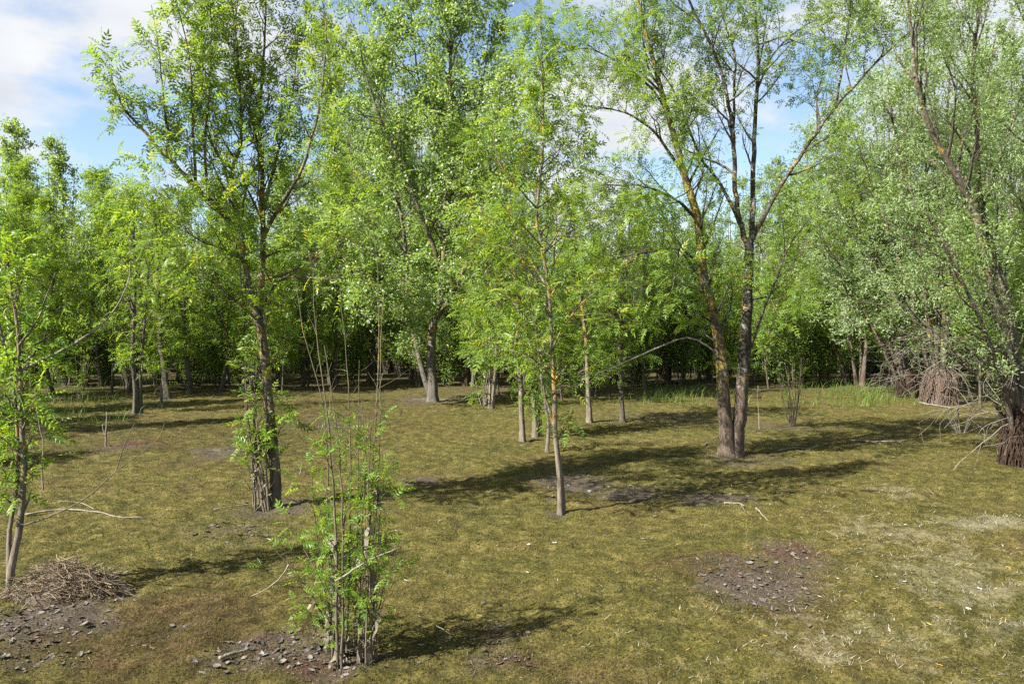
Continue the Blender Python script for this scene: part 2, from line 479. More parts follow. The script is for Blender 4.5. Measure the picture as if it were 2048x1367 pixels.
M = {}
M['ash_leaf'] = leaf_mat('ash_leaf', [(0, (.082, .145, .026)), (.45, (.130, .215, .030)), (.9, (.180, .260, .038)), (1, (.215, .25, .045))], .52, tcol=(1.75, 1.6, .75), spec=.3)
M['shrub_leaf'] = leaf_mat('shrub_leaf', [(0, (.075, .16, .022)), (.5, (.125, .22, .026)), (1, (.19, .26, .034))], .5, tcol=(1.75, 1.6, .7), spec=.3)
M['poplar_leaf'] = leaf_mat('poplar_leaf', [(0, (.10, .175, .04)), (.5, (.15, .235, .055)), (.92, (.205, .275, .07)), (1, (.27, .26, .07))], .5, tcol=(1.8, 1.7, .9), under=(.22, .29, .13), rough=.38, spec=.45)
M['willow_leaf'] = leaf_mat('willow_leaf', [(0, (.085, .15, .028)), (.5, (.125, .19, .055)), (1, (.175, .235, .075))], .48, tcol=(1.7, 1.6, .8), under=(.22, .30, .13), rough=.45, spec=.3)
M['silver_leaf'] = leaf_mat('silver_leaf', [(0, (.11, .17, .05)), (.5, (.155, .225, .072)), (1, (.215, .28, .10))], .46, tcol=(1.6, 1.55, 1.0), under=(.30, .38, .22), rough=.45, spec=.3)
M['sallow_leaf'] = leaf_mat('sallow_leaf', [(0, (.07, .13, .022)), (.5, (.115, .195, .028)), (1, (.165, .24, .038))], .52, tcol=(1.75, 1.6, .75))
M['bark_ash'] = bark_mat('bark_ash', (0.0231, 0.0198, 0.0145), (.115, .10, .07), .6, grey=.45, mud=(0.1320, 0.1023, 0.0759), mudh=1.2)
M['bark_twin'] = bark_mat('bark_twin', (0.0145, 0.0125, 0.0099), (0.0627, 0.0561, 0.0449), .32, grey=.6, mud=(0.1254, 0.0891, 0.0660), mudh=1.35)
M['bark_lichen'] = bark_mat('bark_lichen', (.022, .019, .012), (.10, .088, .055), .85, (.20, .145, .03), .4, mud=(.125, .09, .067), mudh=1.35)
M['bark_pale'] = bark_mat('bark_pale', (0.0495, 0.0409, 0.0297), (0.1650, 0.1419, 0.1056), .62, (0.2640, 0.1650, 0.0297), .3, mud=(0.1716, 0.1419, 0.1089), mudh=1.0)
M['bark_poplar'] = bark_mat('bark_poplar', (0.0330, 0.0277, 0.0218), (0.1320, 0.1155, 0.0924), .45, grey=.4, mud=(.11, .097, .08), mudh=1.6)
M['bark_willow'] = bark_mat('bark_willow', (0.0297, 0.0238, 0.0172), (0.1122, 0.0924, 0.0693), .3, grey=.4, mud=(0.0858, 0.0561, 0.0396), mudh=.7)
M['bark_back'] = bark_mat('bark_back', (0.0330, 0.0277, 0.0198), (0.1188, 0.1023, 0.0759), .35, grey=.2, mud=(0.0990, 0.0858, 0.0660), mudh=1.0)
M['root_fibre'] = bark_mat('root_fibre', (0.0119, 0.0079, 0.0053), (0.0660, 0.0409, 0.0284), scale=1.6, bump=1.0)
M['root_pale'] = bark_mat('root_pale', (0.0330, 0.0231, 0.0178), (0.1386, 0.1023, 0.0792), scale=1.6, bump=1.0)
M['twig'] = bark_mat('twig', (0.0396, 0.0330, 0.0231), (0.1122, 0.0957, 0.0660), .3)
M['dead_twig'] = bark_mat('dead_twig', (0.0924, 0.0792, 0.0627), (0.2376, 0.2112, 0.1716), .15)
M['shoot'] = bark_mat('shoot', (0.0495, 0.0429, 0.0251), (0.1452, 0.1254, 0.0759), .25, mud=(0.1452, 0.1188, 0.0858), mudh=.6)
M['straw'] = plain_mat('straw', [(0, (.04, .026, .015)), (.5, (.135, .10, .06)), (1, (.25, .21, .15))])
M['shred'] = plain_mat('shred', [(0, (.09, .075, .05)), (.5, (.17, .145, .10)), (1, (.30, .275, .22))], nscale=60, trans=.25)
M['dead_leaf'] = plain_mat('dead_leaf', [(.25, (.025, .021, .017)), (.5, (.075, .066, .056)), (.8, (.135, .122, .105))], rough=.75, nscale=35)
M['brown_leaf'] = plain_mat('brown_leaf', [(0, (.022, .014, .010)), (.5, (.066, .043, .030)), (1, (.13, .095, .068))], rough=.8, nscale=35)
M['white_leaf'] = plain_mat('white_leaf', [(0, (.20, .18, .14)), (1, (.38, .36, .30))], rough=.8)
M['yellow_leaf'] = plain_mat('yellow_leaf', [(0, (.42, .25, .02)), (.7, (.45, .32, .04)), (1, (.38, .16, .035))], rough=.6, trans=.25)
M['debris'] = plain_mat('debris', [(0, (.015, .012, .010)), (.5, (.06, .045, .03)), (.75, (.12, .098, .068)), (1, (.20, .185, .15))])
M['grass'] = plain_mat('grass', [(0, (.06, .11, .018)), (.6, (.11, .19, .025)), (1, (.20, .23, .06))], rough=.5, spec=.4, trans=.4)
M['moss_fuzz'] = plain_mat('moss_fuzz', [(.15, (.012, .012, .003)), (.38, (.046, .045, .009)), (.55, (.085, .074, .016)), (.7, (.130, .104, .036)), (.9, (.20, .162, .085))], trans=.25, nscale=1.3)
M['algae'] = plain_mat('algae', [(0, (.13, .115, .065)), (.5, (.24, .22, .16)), (1, (.37, .355, .29))], trans=.15)
M['red_fuzz'] = plain_mat('red_fuzz', [(0, (.026, .014, .009)), (.5, (.075, .036, .022)), (1, (.11, .068, .042))])
M['mud_fuzz'] = plain_mat('mud_fuzz', [(0, (.014, .011, .008)), (.5, (.056, .044, .032)), (1, (.15, .122, .092))])

def ground_mat():
    m, n, l = new_mat('moss_ground')
    out = n.new('ShaderNodeOutputMaterial'); p = n.new('ShaderNodeBsdfPrincipled')
    p.inputs['Roughness'].default_value = .95; p.inputs['Specular IOR Level'].default_value = .15
    ge = n.new('ShaderNodeNewGeometry')
    def noise(s, d=6, r=.6):
        q = n.new('ShaderNodeTexNoise'); q.inputs['Scale'].default_value = s; q.inputs['Detail'].default_value = d; q.inputs['Roughness'].default_value = r
        l.new(ge.outputs['Position'], q.inputs['Vector']); return q
    def mixc(f, a, b):
        mx = n.new('ShaderNodeMix'); mx.data_type = 'RGBA'
        l.new(f, mx.inputs[0])
        for i, c in ((6, a), (7, b)):
            if isinstance(c, tuple): mx.inputs[i].default_value = (*c, 1)
            else: l.new(c, mx.inputs[i])
        return mx.outputs[2]
    big, mid, fine = noise(.55, 5), noise(5, 7, .7), noise(42, 6, .75)
    c1 = ramp(n, [(.34, (.034, .036, .007)), (.47, (.068, .063, .013)), (.56, (.082, .069, .017)), (.68, (.112, .083, .032))]); l.new(big.outputs[0], c1.inputs[0])
    c2 = ramp(n, [(.37, (.013, .013, .004)), (.5, (.063, .057, .012)), (.63, (.148, .121, .041))]); l.new(mid.outputs[0], c2.inputs[0])
    half = n.new('ShaderNodeValue'); half.outputs[0].default_value = .55
    moss = mixc(half.outputs[0], c1.outputs[0], c2.outputs[0])
    sp = ramp(n, [(.36, (.22, .22, .22)), (.52, (.95, .95, .95)), (.68, (1.9, 1.8, 1.65))]); l.new(fine.outputs[0], sp.inputs[0])
    mu = n.new('ShaderNodeMix'); mu.data_type = 'RGBA'; mu.blend_type = 'MULTIPLY'; mu.inputs[0].default_value = 1
    l.new(moss, mu.inputs[6]); l.new(sp.outputs[0], mu.inputs[7])
    col = mu.outputs[2]
    def masked(attr, lo, hi, nz):
        a = n.new('ShaderNodeAttribute'); a.attribute_name = attr
        s = n.new('ShaderNodeMath'); s.operation = 'MULTIPLY_ADD'; s.inputs[1].default_value = 1.5; l.new(nz.outputs[0], s.inputs[0]); l.new(a.outputs['Fac'], s.inputs[2])
        r = n.new('ShaderNodeMapRange'); r.inputs['From Min'].default_value = lo; r.inputs['From Max'].default_value = hi; l.new(s.outputs[0], r.inputs['Value'])
        return r.outputs[0]
    mudc = ramp(n, [(.34, (.018, .014, .010)), (.52, (.056, .044, .032)), (.70, (.125, .102, .078))]); l.new(fine.outputs[0], mudc.inputs[0])
    redc = ramp(n, [(.34, (.024, .012, .008)), (.7, (.085, .042, .026))]); l.new(fine.outputs[0], redc.inputs[0])
    palec = ramp(n, [(.34, (.07, .062, .030)), (.7, (.23, .21, .145))]); l.new(fine.outputs[0], palec.inputs[0])
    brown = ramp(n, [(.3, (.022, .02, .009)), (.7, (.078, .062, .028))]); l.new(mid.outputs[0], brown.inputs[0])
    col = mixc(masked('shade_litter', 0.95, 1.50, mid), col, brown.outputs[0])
    darkc = n.new('ShaderNodeMix'); darkc.data_type = 'RGBA'; darkc.blend_type = 'MULTIPLY'; darkc.inputs[0].default_value = 1
    l.new(col, darkc.inputs[6]); darkc.inputs[7].default_value = (.60, .50, .62, 1)
    col = mixc(masked('dark_area', 0.82, 1.55, big), col, darkc.outputs[2])  # blends in the darker ground tone over those areas
    col = mixc(masked('mud', 0.98, 1.55, mid), col, mudc.outputs[0])
    col = mixc(masked('red', 1.08, 1.65, mid), col, redc.outputs[0])
    col = mixc(masked('pale', 1.20, 1.95, mid), col, palec.outputs[0])
    l.new(col, p.inputs['Base Color'])
    b1 = n.new('ShaderNodeBump'); b1.inputs['Strength'].default_value = .9; b1.inputs['Distance'].default_value = .02; l.new(fine.outputs[0], b1.inputs['Height'])
    l.new(b1.outputs[0], p.inputs['Normal'])
    l.new(p.outputs[0], out.inputs[0])
    return m
M['ground'] = ground_mat()

# ------------------------------------------------------------------ ground
def build_ground():
    ny, nx = 500, 400
    ys = np.concatenate([np.linspace(-14, 3.2, 40), 3.2 * (46 / 3.2) ** (np.arange(1, ny) / (ny - 1)), 46 * (500 / 46) ** (np.arange(1, 31) / 30)])
    u = np.linspace(-1, 1, nx)
    half = np.where(ys < 3.2, 14 - 1e-9, np.maximum(3.2 + .82 * ys, 0))
    half = np.maximum(3.2 + .82 * np.maximum(ys, 3.2), np.where(ys < 3.2, 6 + (3.2 - ys) * .8, 0)) * np.where(ys > 46, 1 + (ys - 46) / 200, 1)
    U = np.sign(u) * (np.abs(u) * .94 + .06 * np.abs(u) ** 3)
    X = half[:, None] * U[None]; Y = ys[:, None] * np.ones(nx)
    mud, red, pale = mask(X, Y, MUD, 101), mask(X, Y, RED, 131), mask(X, Y, PALE, 161)
    near = np.clip((44 - Y) / 12, 0, 1)
    Z = height(X, Y) + detail(X, Y, mud) * near
    V = np.stack([X, Y, Z], -1).reshape(-1, 3)
    idx = np.arange(len(ys) * nx).reshape(len(ys), nx)
    Q = np.stack([idx[:-1, :-1], idx[:-1, 1:], idx[1:, 1:], idx[1:, :-1]], -1).reshape(-1, 4)
    g = Geo(); g.add(V, Q)
    me = g.mesh('ground', M['ground'], (0, 0, 0), True)
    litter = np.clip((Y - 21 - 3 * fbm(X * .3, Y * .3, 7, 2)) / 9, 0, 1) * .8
    for nm, arr in (('mud', mud), ('red', red), ('pale', pale), ('shade_litter', litter), ('dark_area', mask(X, Y, DARK_AREAS, 191, .8))):
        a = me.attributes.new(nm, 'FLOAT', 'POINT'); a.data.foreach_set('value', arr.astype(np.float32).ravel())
    o = link('ground', me, None, 'structure')
    return o
build_ground()

def surf(x, y):
    x = np.asarray(x, float); y = np.asarray(y, float)
    return height(x, y) + detail(x, y, mask(x, y, MUD, 101)) * np.clip((44 - y) / 12, 0, 1)

# ------------------------------------------------------------------ tree building
def branches_of(rng, stems, spec, ztop=None):
    """stems: list of (P (K,3), R (K)); returns three levels of branch arrays"""
    out1, r1s = [], []
    for (P, R), n1, ls in zip(stems, spec['n1'], spec.get('ls', [1] * len(stems))):
        if not n1: continue
        b, d, t, Lp, rad = spawn(rng, P[None], R[None], n1, spec.get('t0', .25), .99, spec.get('a1', .9), .22, spec.get('bias', .9))
        if 'lean' in spec: d = norm(d + np.array(spec['lean']))
        L = np.interp(b[:, 2], spec['pz'], spec['pl']) * rng.uniform(.55, 1.2, len(b)) * ls
        L = np.maximum(L, .15)
        p1 = grow(rng, b, d, L, 8, spec.get('w1', .12), spec.get('up1', .06), spec.get('dn1', 0))
        out1.append(p1); r1s.append(np.minimum(rad * .62, .012 + L * spec.get('rk', .011)))
    P1 = np.concatenate(out1); r1 = np.concatenate(r1s)
    tt = np.linspace(0, 1, 8)[None]
    R1 = r1[:, None] * (1 - .82 * tt)
    b, d, t, Lp, rad = spawn(rng, P1, R1, spec.get('n2', 6), .22, .98, spec.get('a2', .8), .2)
    L = Lp * (.55 - .28 * t) * rng.uniform(.6, 1.3, len(b)) + .05
    L = np.minimum(L, spec.get('max2', 1.2))
    P2 = grow(rng, b, d, L, 6, spec.get('w2', .14), spec.get('up2', .07), spec.get('dn2', 0))
    R2 = np.minimum(rad * .6, .007)[:, None] * (1 - .75 * np.linspace(0, 1, 6)[None])
    b, d, t, Lp, rad = spawn(rng, P2, R2, spec.get('n3', 3), .25, 1.0, spec.get('a3', .75), .2)
    L = Lp * .5 * rng.uniform(.5, 1.2, len(b)) + .06
    P3 = grow(rng, b, d, L, 4, .15, spec.get('up3', .08), spec.get('dn3', 0))
    R3 = np.minimum(rad * .7, .004)[:, None] * (1 - .6 * np.linspace(0, 1, 4)[None])
    return (P1, R1), (P2, R2), (P3, R3)

def leaf_spots(rng, P2, P3, n, share=.75, droop=.25, spread=.5, jit=.03, up=.9):
    n3 = int(n * share)
    p3, d3 = along(rng, P3, n3, .3, 1.0, .7)
    p2, d2 = along(rng, P2, n - n3, .35, 1.0, .7)
    p = np.concatenate([p3, p2]); d = np.concatenate([d3, d2])
    p = p + rng.normal(size=p.shape) * jit
    ax, sd, nz = frames(rng, n, d, droop, spread, up)
    return p, ax, sd, nz

LEAF_MESH = {}
def leaf_mesh(k, tone, mat):
    key = (k, tone, mat.name)
    if key not in LEAF_MESH:
        g = Geo(); tv, tq = ASH_NEAR[k]
        g.add(tv, tq, None, np.full(len(tv), tone))
        LEAF_MESH[key] = g.mesh('leaf', mat)
    return LEAF_MESH[key]

def leaf_parts(rng, root, off, p, ax, sd, nz, size, mat):
    for i in range(len(p)):
        o = link('leaf', leaf_mesh(int(rng.integers(5)), round(float(rng.integers(6)) / 5, 2), mat), root)
        s = float(size[i])
        mt = Matrix((ax[i] * s, sd[i] * s, nz[i] * s)).transposed().to_4x4()
        mt.translation = Vector(p[i] - off)
        o.matrix_local = mt

def full_tree(name, label, base, trunks, limbs, spec, leaf, n_leaf, size, bark, seed, cat='tree', group=None, big=0, twig=None, part_limit=0, keep=None, leafz=None):
    """trunks / limbs: (path, r0, r1). Each trunk, limb and stout branch is a part; twigs and foliage are joined masses."""
    rng = np.random.default_rng(seed)
    off = np.asarray(base, float)
    root = thing(name, label, cat, base, group)
    stems, holders = [], []
    for k, (path, r0, r1, *over) in enumerate(trunks):
        n = max(14, int(len(path) * 4))
        P, R = stroke(path, r0, r1, n, r0 * .08, rng, .8)
        if k < spec.get('flared', 1): R = R * (1 + .45 * np.exp(-np.arange(n) * 1.5))
        g = Geo(); tubes(g, P[None], R[None], 16, [.5], 0, .055, 2.4, rng)
        holders.append(link('trunk', g.mesh('trunk', over[0] if over else bark, off, True), root)); stems.append((P, R))
    for path, r0, r1, *over in limbs:
        n = max(10, int(len(path) * 4))
        P, R = stroke(path, r0, r1, n, r0 * .3, rng, .8)
        g = Geo(); tubes(g, P[None], R[None], 8, [.5], 0, .04, 0, rng)
        holders.append(link('limb', g.mesh('limb', over[0] if over else bark, off, True), root)); stems.append((P, R))
    (P1, R1), (P2, R2), (P3, R3) = branches_of(rng, stems, spec)
    owner = np.repeat(np.arange(len(stems)), spec['n1'])
    order = np.argsort(-R1[:, 0]); bigs = order[:big]; rest = order[big:]
    for i in bigs:
        g = Geo(); tubes(g, P1[i:i + 1], R1[i:i + 1], 6, [.5], 0)
        link('branch', g.mesh('branch', bark, off, True), holders[owner[i]])
    g = Geo()
    if len(rest): tubes(g, P1[rest], R1[rest], 5)
    if spec.get('fine', True): tubes(g, P2, R2, 4); tubes(g, P3, R3, 3)
    else: tubes(g, P2[:, [0, 2, 5]], R2[:, [0, 2, 5]], 3)
    link('twigs', g.mesh('twigs', twig or M['twig'], off, True), root, 'stuff')
    p, ax, sd, nz = leaf_spots(rng, P2, P3, n_leaf, spec.get('share', .75), spec.get('droop', .25), spec.get('spread', .5), spec.get('jit', .03), spec.get('nup', .9))
    if keep is not None:
        s = keep(p, rng); p, ax, sd, nz = p[s], ax[s], sd[s], nz[s]
    sz = size * rng.uniform(.65, 1.2, len(p))
    if part_limit:
        near = np.argsort(np.linalg.norm(p - np.array([0, 0, CAM_H]), axis=1) / sz ** .5)
        a, b = near[:part_limit], near[part_limit:]
        leaf_parts(rng, root, off, p[a], ax[a], sd[a], nz[a], sz[a], leaf[1])
        p, ax, sd, nz, sz = p[b], ax[b], sd[b], nz[b], sz[b]
    if len(p):
        g = Geo(); put_leaves(g, rng, leaf[0], p, ax, sd, nz, sz)
        link('crown', g.mesh('crown', leaf[1], off), root, 'stuff')
    return root

def path(d, *pp):
    """centre line through places of the photograph at distance d (optional third value: metres nearer or farther)"""
    return [at(q[0], q[1], d + (q[2] if len(q) > 2 else 0)) for q in pp]

def grounded(pth, base, sink=.08):
    q = [np.array(v) for v in pth]; q[0] = np.array([base[0], base[1], base[2] - sink]); return q

# ---------------------------------------------------------------- 1. ash with a forked trunk, left of centre
b = G(547, 1010); d = b[1]
tr = grounded(path(d, (547, 1010), (549, 955), (543, 880), (534, 780), (527, 690), (517, 640)), b)
left = path(d, (517, 640), (500, 570, -.1), (490, 523, -.1), (483, 470, -.1), (472, 402, 0), (468, 340, .1), (484, 293, .1), (486, 238, .2), (480, 120, .2), (470, 10, .2), (465, -60, .2))
right = path(d, (517, 645), (521, 600, .1), (525, 540, .2), (528, 470, .2), (526, 400, .3), (527, 330, .3), (520, 256, .3), (530, 140, .4), (536, 30, .4), (538, -40, .4))
limbs = [(path(d, (484, 470), (446, 428, -.2), (395, 375, -.4), (344, 322, -.6), (290, 262, -.7), (252, 219, -.8), (227, 154, -.8)), .05, .008),
         (path(d, (395, 378, -.4), (391, 300, -.4), (385, 130, -.4), (372, 60, -.4), (356, 0, -.4)), .022, .006),
         (path(d, (344, 322, -.6), (332, 200, -.6), (322, 90, -.5), (310, 18, -.5)), .016, .004),
         (path(d, (527, 470, .2), (570, 400, 0), (610, 330, -.2), (640, 220, -.3), (655, 90, -.3), (650, 10, -.3)), .03, .006),
         (path(d, (527, 560, .2), (590, 540, .1), (650, 500, 0), (700, 470, 0), (735, 440, 0)), .025, .005),
         (path(d, (527, 610, .1), (560, 560, -.3), (620, 555, -.6), (680, 560, -.8)), .022, .005),
         (path(d, (516, 640), (470, 600, -.3), (420, 560, -.5), (370, 540, -.6), (360, 500, -.7)), .022, .005),
         (path(d, (490, 520), (450, 500, -.5), (400, 480, -.9), (350, 440, -1.2)), .02, .005),
         (path(d, (420, 402, -.3), (412, 300, -.3), (425, 170, -.2), (428, 60, -.2), (420, -30, -.2)), .022, .005),
         (path(d, (476, 420, 0), (440, 300, .3), (410, 190, .5), (395, 90, .6)), .022, .005),
         (path(d, (527, 430, .2), (560, 300, .4), (590, 180, .5), (600, 60, .5)), .024, .005)]
full_tree('forked_ash_tree', 'leafy young ash with forked mossy trunk and one long limb reaching left into the sky', b,
          [(tr, .078, .060), (left, .046, .008), (right, .052, .009)], limbs,
          dict(n1=[9, 30, 30, 8, 4, 2, 10, 7, 6, 8, 7, 9, 9, 9], ls=[1, .8, .8, .42, .4, .3, .6, 1, 1, 1, 1, .6, .6, .6], t0=.12, pz=[1.0, 2.2, 3.5, 5.0, 6.5, 8], pl=[.45, .9, 1.1, 1.15, 1.0, .8], a1=.68, up1=.12, n2=6, n3=3, a2=.7, up2=.08, droop=.2, spread=.45, jit=.01),
          (ASH_NEAR, M['ash_leaf']), 4300, .205, M['bark_ash'], 5, big=26, part_limit=300)

# suckers round the ash: each stem a part of one clump
def stem_clump(name, label, base, stems, r0, seed, mat, leaves=0, lsize=.16, zr=(0, 9), cat='shrub', leafmat=None, temps=None, nside=2, part_limit=0, shreds=0, sidelen=.4, sub_mat=None, lo=.1):
    rng = np.random.default_rng(seed); off = np.asarray(base, float)
    root = thing(name, label, cat, base)
    allP = []
    sides = Geo(); P1s = []
    for pth in stems:
        P, R = stroke(pth, r0 * rng.uniform(.7, 1.2), r0 * .22, 16, r0 * .5, rng, .9)
        g = Geo(); tubes(g, P[None], R[None], 7, [.5], 0, .05, .5, rng)
        link('stem', g.mesh('stem', mat, off, True), root)
        b_, d_, t_, Lp, rad = spawn(rng, P[None], R[None], nside, lo, .97, .85, .25)
        L = sidelen * rng.uniform(.4, 1.2, len(b_))
        p1 = grow(rng, b_, d_, L, 6, .16, .12)
        P1s.append(p1); allP.append(P)
        tubes(sides, p1, np.minimum(rad * .6, .006)[:, None] * (1 - .7 * np.linspace(0, 1, 6)[None]), 5)
    P1 = np.concatenate(P1s)
    link('twigs', sides.mesh('twigs', sub_mat or mat, off, True), root, 'stuff')
    if leaves:
        s = (P1[:, 0, 2] > zr[0]) & (P1[:, 0, 2] < zr[1])
        p, dd = along(rng, P1[s], leaves, .35, 1.0, .6)
        ax, sd, nz = frames(rng, leaves, dd, .05, .55)
        sz = lsize * rng.uniform(.5, 1.25, leaves)
        k = min(part_limit, leaves)
        order = np.argsort(np.linalg.norm(p - np.array([0, 0, CAM_H]), axis=1) - 3 * sz)
        a, c = order[:k], order[k:]
        if k: leaf_parts(rng, root, off, p[a], ax[a], sd[a], nz[a], sz[a], leafmat)
        if len(c):
            g = Geo(); put_leaves(g, rng, temps or ASH_NEAR, p[c], ax[c], sd[c], nz[c], sz[c])
            link('crown', g.mesh('crown', leafmat, off), root, 'stuff')
    if shreds:
        g = Geo()
        for k in range(shreds):
            P = allP[rng.integers(len(allP))]
            i = rng.integers(1, 9); q = P[i] + rng.normal(size=3) * .012
            if q[2] > 1.35: continue
            L, w = rng.uniform(.06, .22), rng.uniform(.008, .03)
            a = rng.uniform(0, 6.28); sdv = np.array([math.cos(a), math.sin(a), 0])
            K = 6
            c = q + np.cumsum(np.vstack([[0, 0, 0], np.tile([0, 0, -L / K], (K, 1)) + rng.normal(size=(K, 3)) * .014]), 0)
            ww = (w * np.array([.5, 1, .8, 1, .6, .5, .1]) * rng.uniform(.6, 1.3, 7))[:, None]
            V = np.stack([c - ww * sdv, c + ww * sdv], 1).reshape(-1, 3)
            g.add(V, [(2 * j, 2 * j + 1, 2 * j + 3, 2 * j + 2) for j in range(K)], None, np.full(14, rng.random()))
        link('dried_weed', g.mesh('dried_weed', M['shred'], off), root, 'stuff')
    return root

rng = np.random.default_rng(77)
b2 = G(520, 1006)
st = []
for k in range(9):
    x0 = 506 + 34 * rng.random(); xt = 488 + 42 * rng.random(); yt = rng.choice([745, 780, 830, 870, 720, 800])
    st.append(grounded(path(d - .15, (x0, 1005), ((x0 * .6 + xt * .4) - 4, 930), (xt + 2, 850 if yt < 840 else 900), (xt + rng.uniform(-12, 8), yt)), (at(x0, 1005, d - .15)[0], d - .15, b2[2])))
stem_clump('ash_sucker_clump', 'clump of thin shaggy suckers crowding the left side of the forked ash trunk', b2, st, .017, 6, M['shoot'], 120, .17, (.3, 2.4), leafmat=M['shrub_leaf'], part_limit=120, shreds=50, nside=5, sidelen=.35)

# ---------------------------------------------------------------- 2. sapling at the left edge
b = G(12, 1195); d = b[1]
tr = grounded(path(d, (12, 1195), (16, 1143), (35, 1045), (44, 943), (42, 870), (40, 779), (36, 669), (24, 580), (18, 530), (14, 494)), b)
st2 = grounded(path(d, (-6, 1195, .1), (12, 1080, .1), (30, 960, .1), (30, 820, .1), (10, 700, .1), (-20, 560, .1), (-30, 440, .1)), b)
limbs = [(path(d, (38, 740), (66, 728, .1), (161, 680, .3), (219, 633, .4), (256, 570, .4), (261, 523, .4)), .018, .004, M['dead_twig']),
         (path(d, (36, 1050), (55, 1048, -.1), (156, 1005, -.3), (229, 943, -.4), (284, 903, -.5), (318, 872, -.5), (329, 836, -.5)), .0095, .003, M['twig']),
         (path(d, (229, 943, -.4), (243, 900, -.4), (256, 868, -.4), (268, 845, -.4)), .006, .002, M['twig']),
         (path(d, (38, 690), (75, 640, -.1), (95, 590, -.2), (112, 545, -.2)), .013, .004)]
full_tree('edge_ash_sapling', 'slim leafy ash sapling at the left edge rising from the straw heap', b,
          [(tr, .036, .009), (st2, .024, .007)], limbs,
          dict(n1=[22, 18, 0, 0, 0, 2], t0=.22, pz=[0, .8, 1.6, 2.4, 3.2, 4], pl=[.15, .24, .30, .34, .3, .2], a1=.85, up1=.1, n2=4, n3=2, droop=.2, spread=.5, jit=.01),
          (ASH_NEAR, M['shrub_leaf']), 520, .175, M['bark_pale'], 9, big=8, part_limit=300)

# a leafless stake-like stem beside it
def bare_stick(name, label, pts, r, seed, mat=None, forks=(), cat='stick', group=None, sub='twig', sides=6):
    rng = np.random.default_rng(seed)
    b0 = np.array(pts[0]); root = thing(name, label, cat, b0, group)
    tube_obj('stem', pts, r, r * .45, mat or M['dead_twig'], root, b0, 14, sides, r * .35, rng, cap=True)
    for f in forks: tube_obj(sub, f, r * .6, r * .25, mat or M['dead_twig'], root, b0, 8, 5, r * .2, rng, cap=True)
    return root
def upright(base_px, pts, d=None):
    b = G(*base_px); d = d or b[1]
    return grounded(path(d, base_px, *pts), b, .05)
bare_stick('dead_shoot', 'thin pale leafless shoot standing just right of the edge sapling', upright((82, 985), [(80, 940), (84, 892), (76, 850), (71, 812)]), .013, 1)
bare_stick('forked_stake', 'short grey stake with a side prong standing in the red-brown moss patch', upright((210, 897), [(209, 870), (211, 848), (211, 824)]), .022, 2, forks=[path(dpt(897), (209, 872), (204, 862), (203, 848))])

# ---------------------------------------------------------------- 3. foreground shrub of many upright shoots
b = G(688, 1322); d = b[1]
rng = np.random.default_rng(31)
tops = [((668, 1335), (655, 1100), (652, 900), (640, 780), (610, 680), (590, 555)), ((672, 1335), (668, 1050), (655, 850), (640, 720), (630, 640), (628, 548)),
        ((690, 1300), (698, 1050), (699, 880), (694, 740), (686, 640), (680, 575)), ((722, 1285), (738, 1050), (748, 880), (757, 700), (757, 600), (752, 500), (741, 425)),
        ((705, 1295), (712, 1050), (716, 860), (718, 720)), ((730, 1270), (735, 1000), (742, 860), (765, 745)), ((680, 1320), (684, 1060), (676, 900), (660, 760), (648, 690)),
        ((712, 1280), (722, 1060), (730, 940), (722, 800)), ((665, 1330), (645, 1150), (628, 1050), (620, 900)), ((735, 1265), (752, 1120), (762, 1000), (770, 905)),
        ((718, 1300), (745, 1080), (757, 900), (764, 640), (768, 585)),
        ((665, 1330), (640, 1230), (590, 1150), (545, 1100)), ((674, 1325), (650, 1200), (612, 1110), (580, 1060)), ((735, 1280), (760, 1200), (790, 1120), (800, 1085)), ((676, 1345), (672, 1250), (680, 1120), (690, 1030)), ((742, 1262), (738, 1160), (728, 1060), (735, 930)), ((660, 1338), (668, 1200), (650, 1090), (600, 1010))]
st = []
for tp in tops:
    dd = d + rng.uniform(-.18, .18)
    tp = ((tp[0][0], tp[0][1] + 16),) + tp[1:]
    p = path(dd, *tp); q = np.array([p[0][0], dd, b[2]]); st.append(grounded(p, q, .05))
stem_clump('ash_shoot_shrub', 'foreground shrub of many upright bare shoots, leafy below and draped with dried weed', b, st, .0108, 12, M['shoot'], 780, .105, (.12, 1.7), leafmat=M['shrub_leaf'], part_limit=300, shreds=110, nside=13, sidelen=.25)
bare_stick('broken_twig', 'pale broken twig jutting right from the foreground shrub', path(d - .25, (668, 1165), (700, 1145), (740, 1120), (790, 1100)), .008, 5, cat='twig')
bare_stick('arching_twig', 'pale leafless twig arching down left of the foreground shrub onto the moss', path(d + .35, (575, 1130), (560, 1155), (530, 1180), (498, 1196)), .0065, 6, cat='twig')

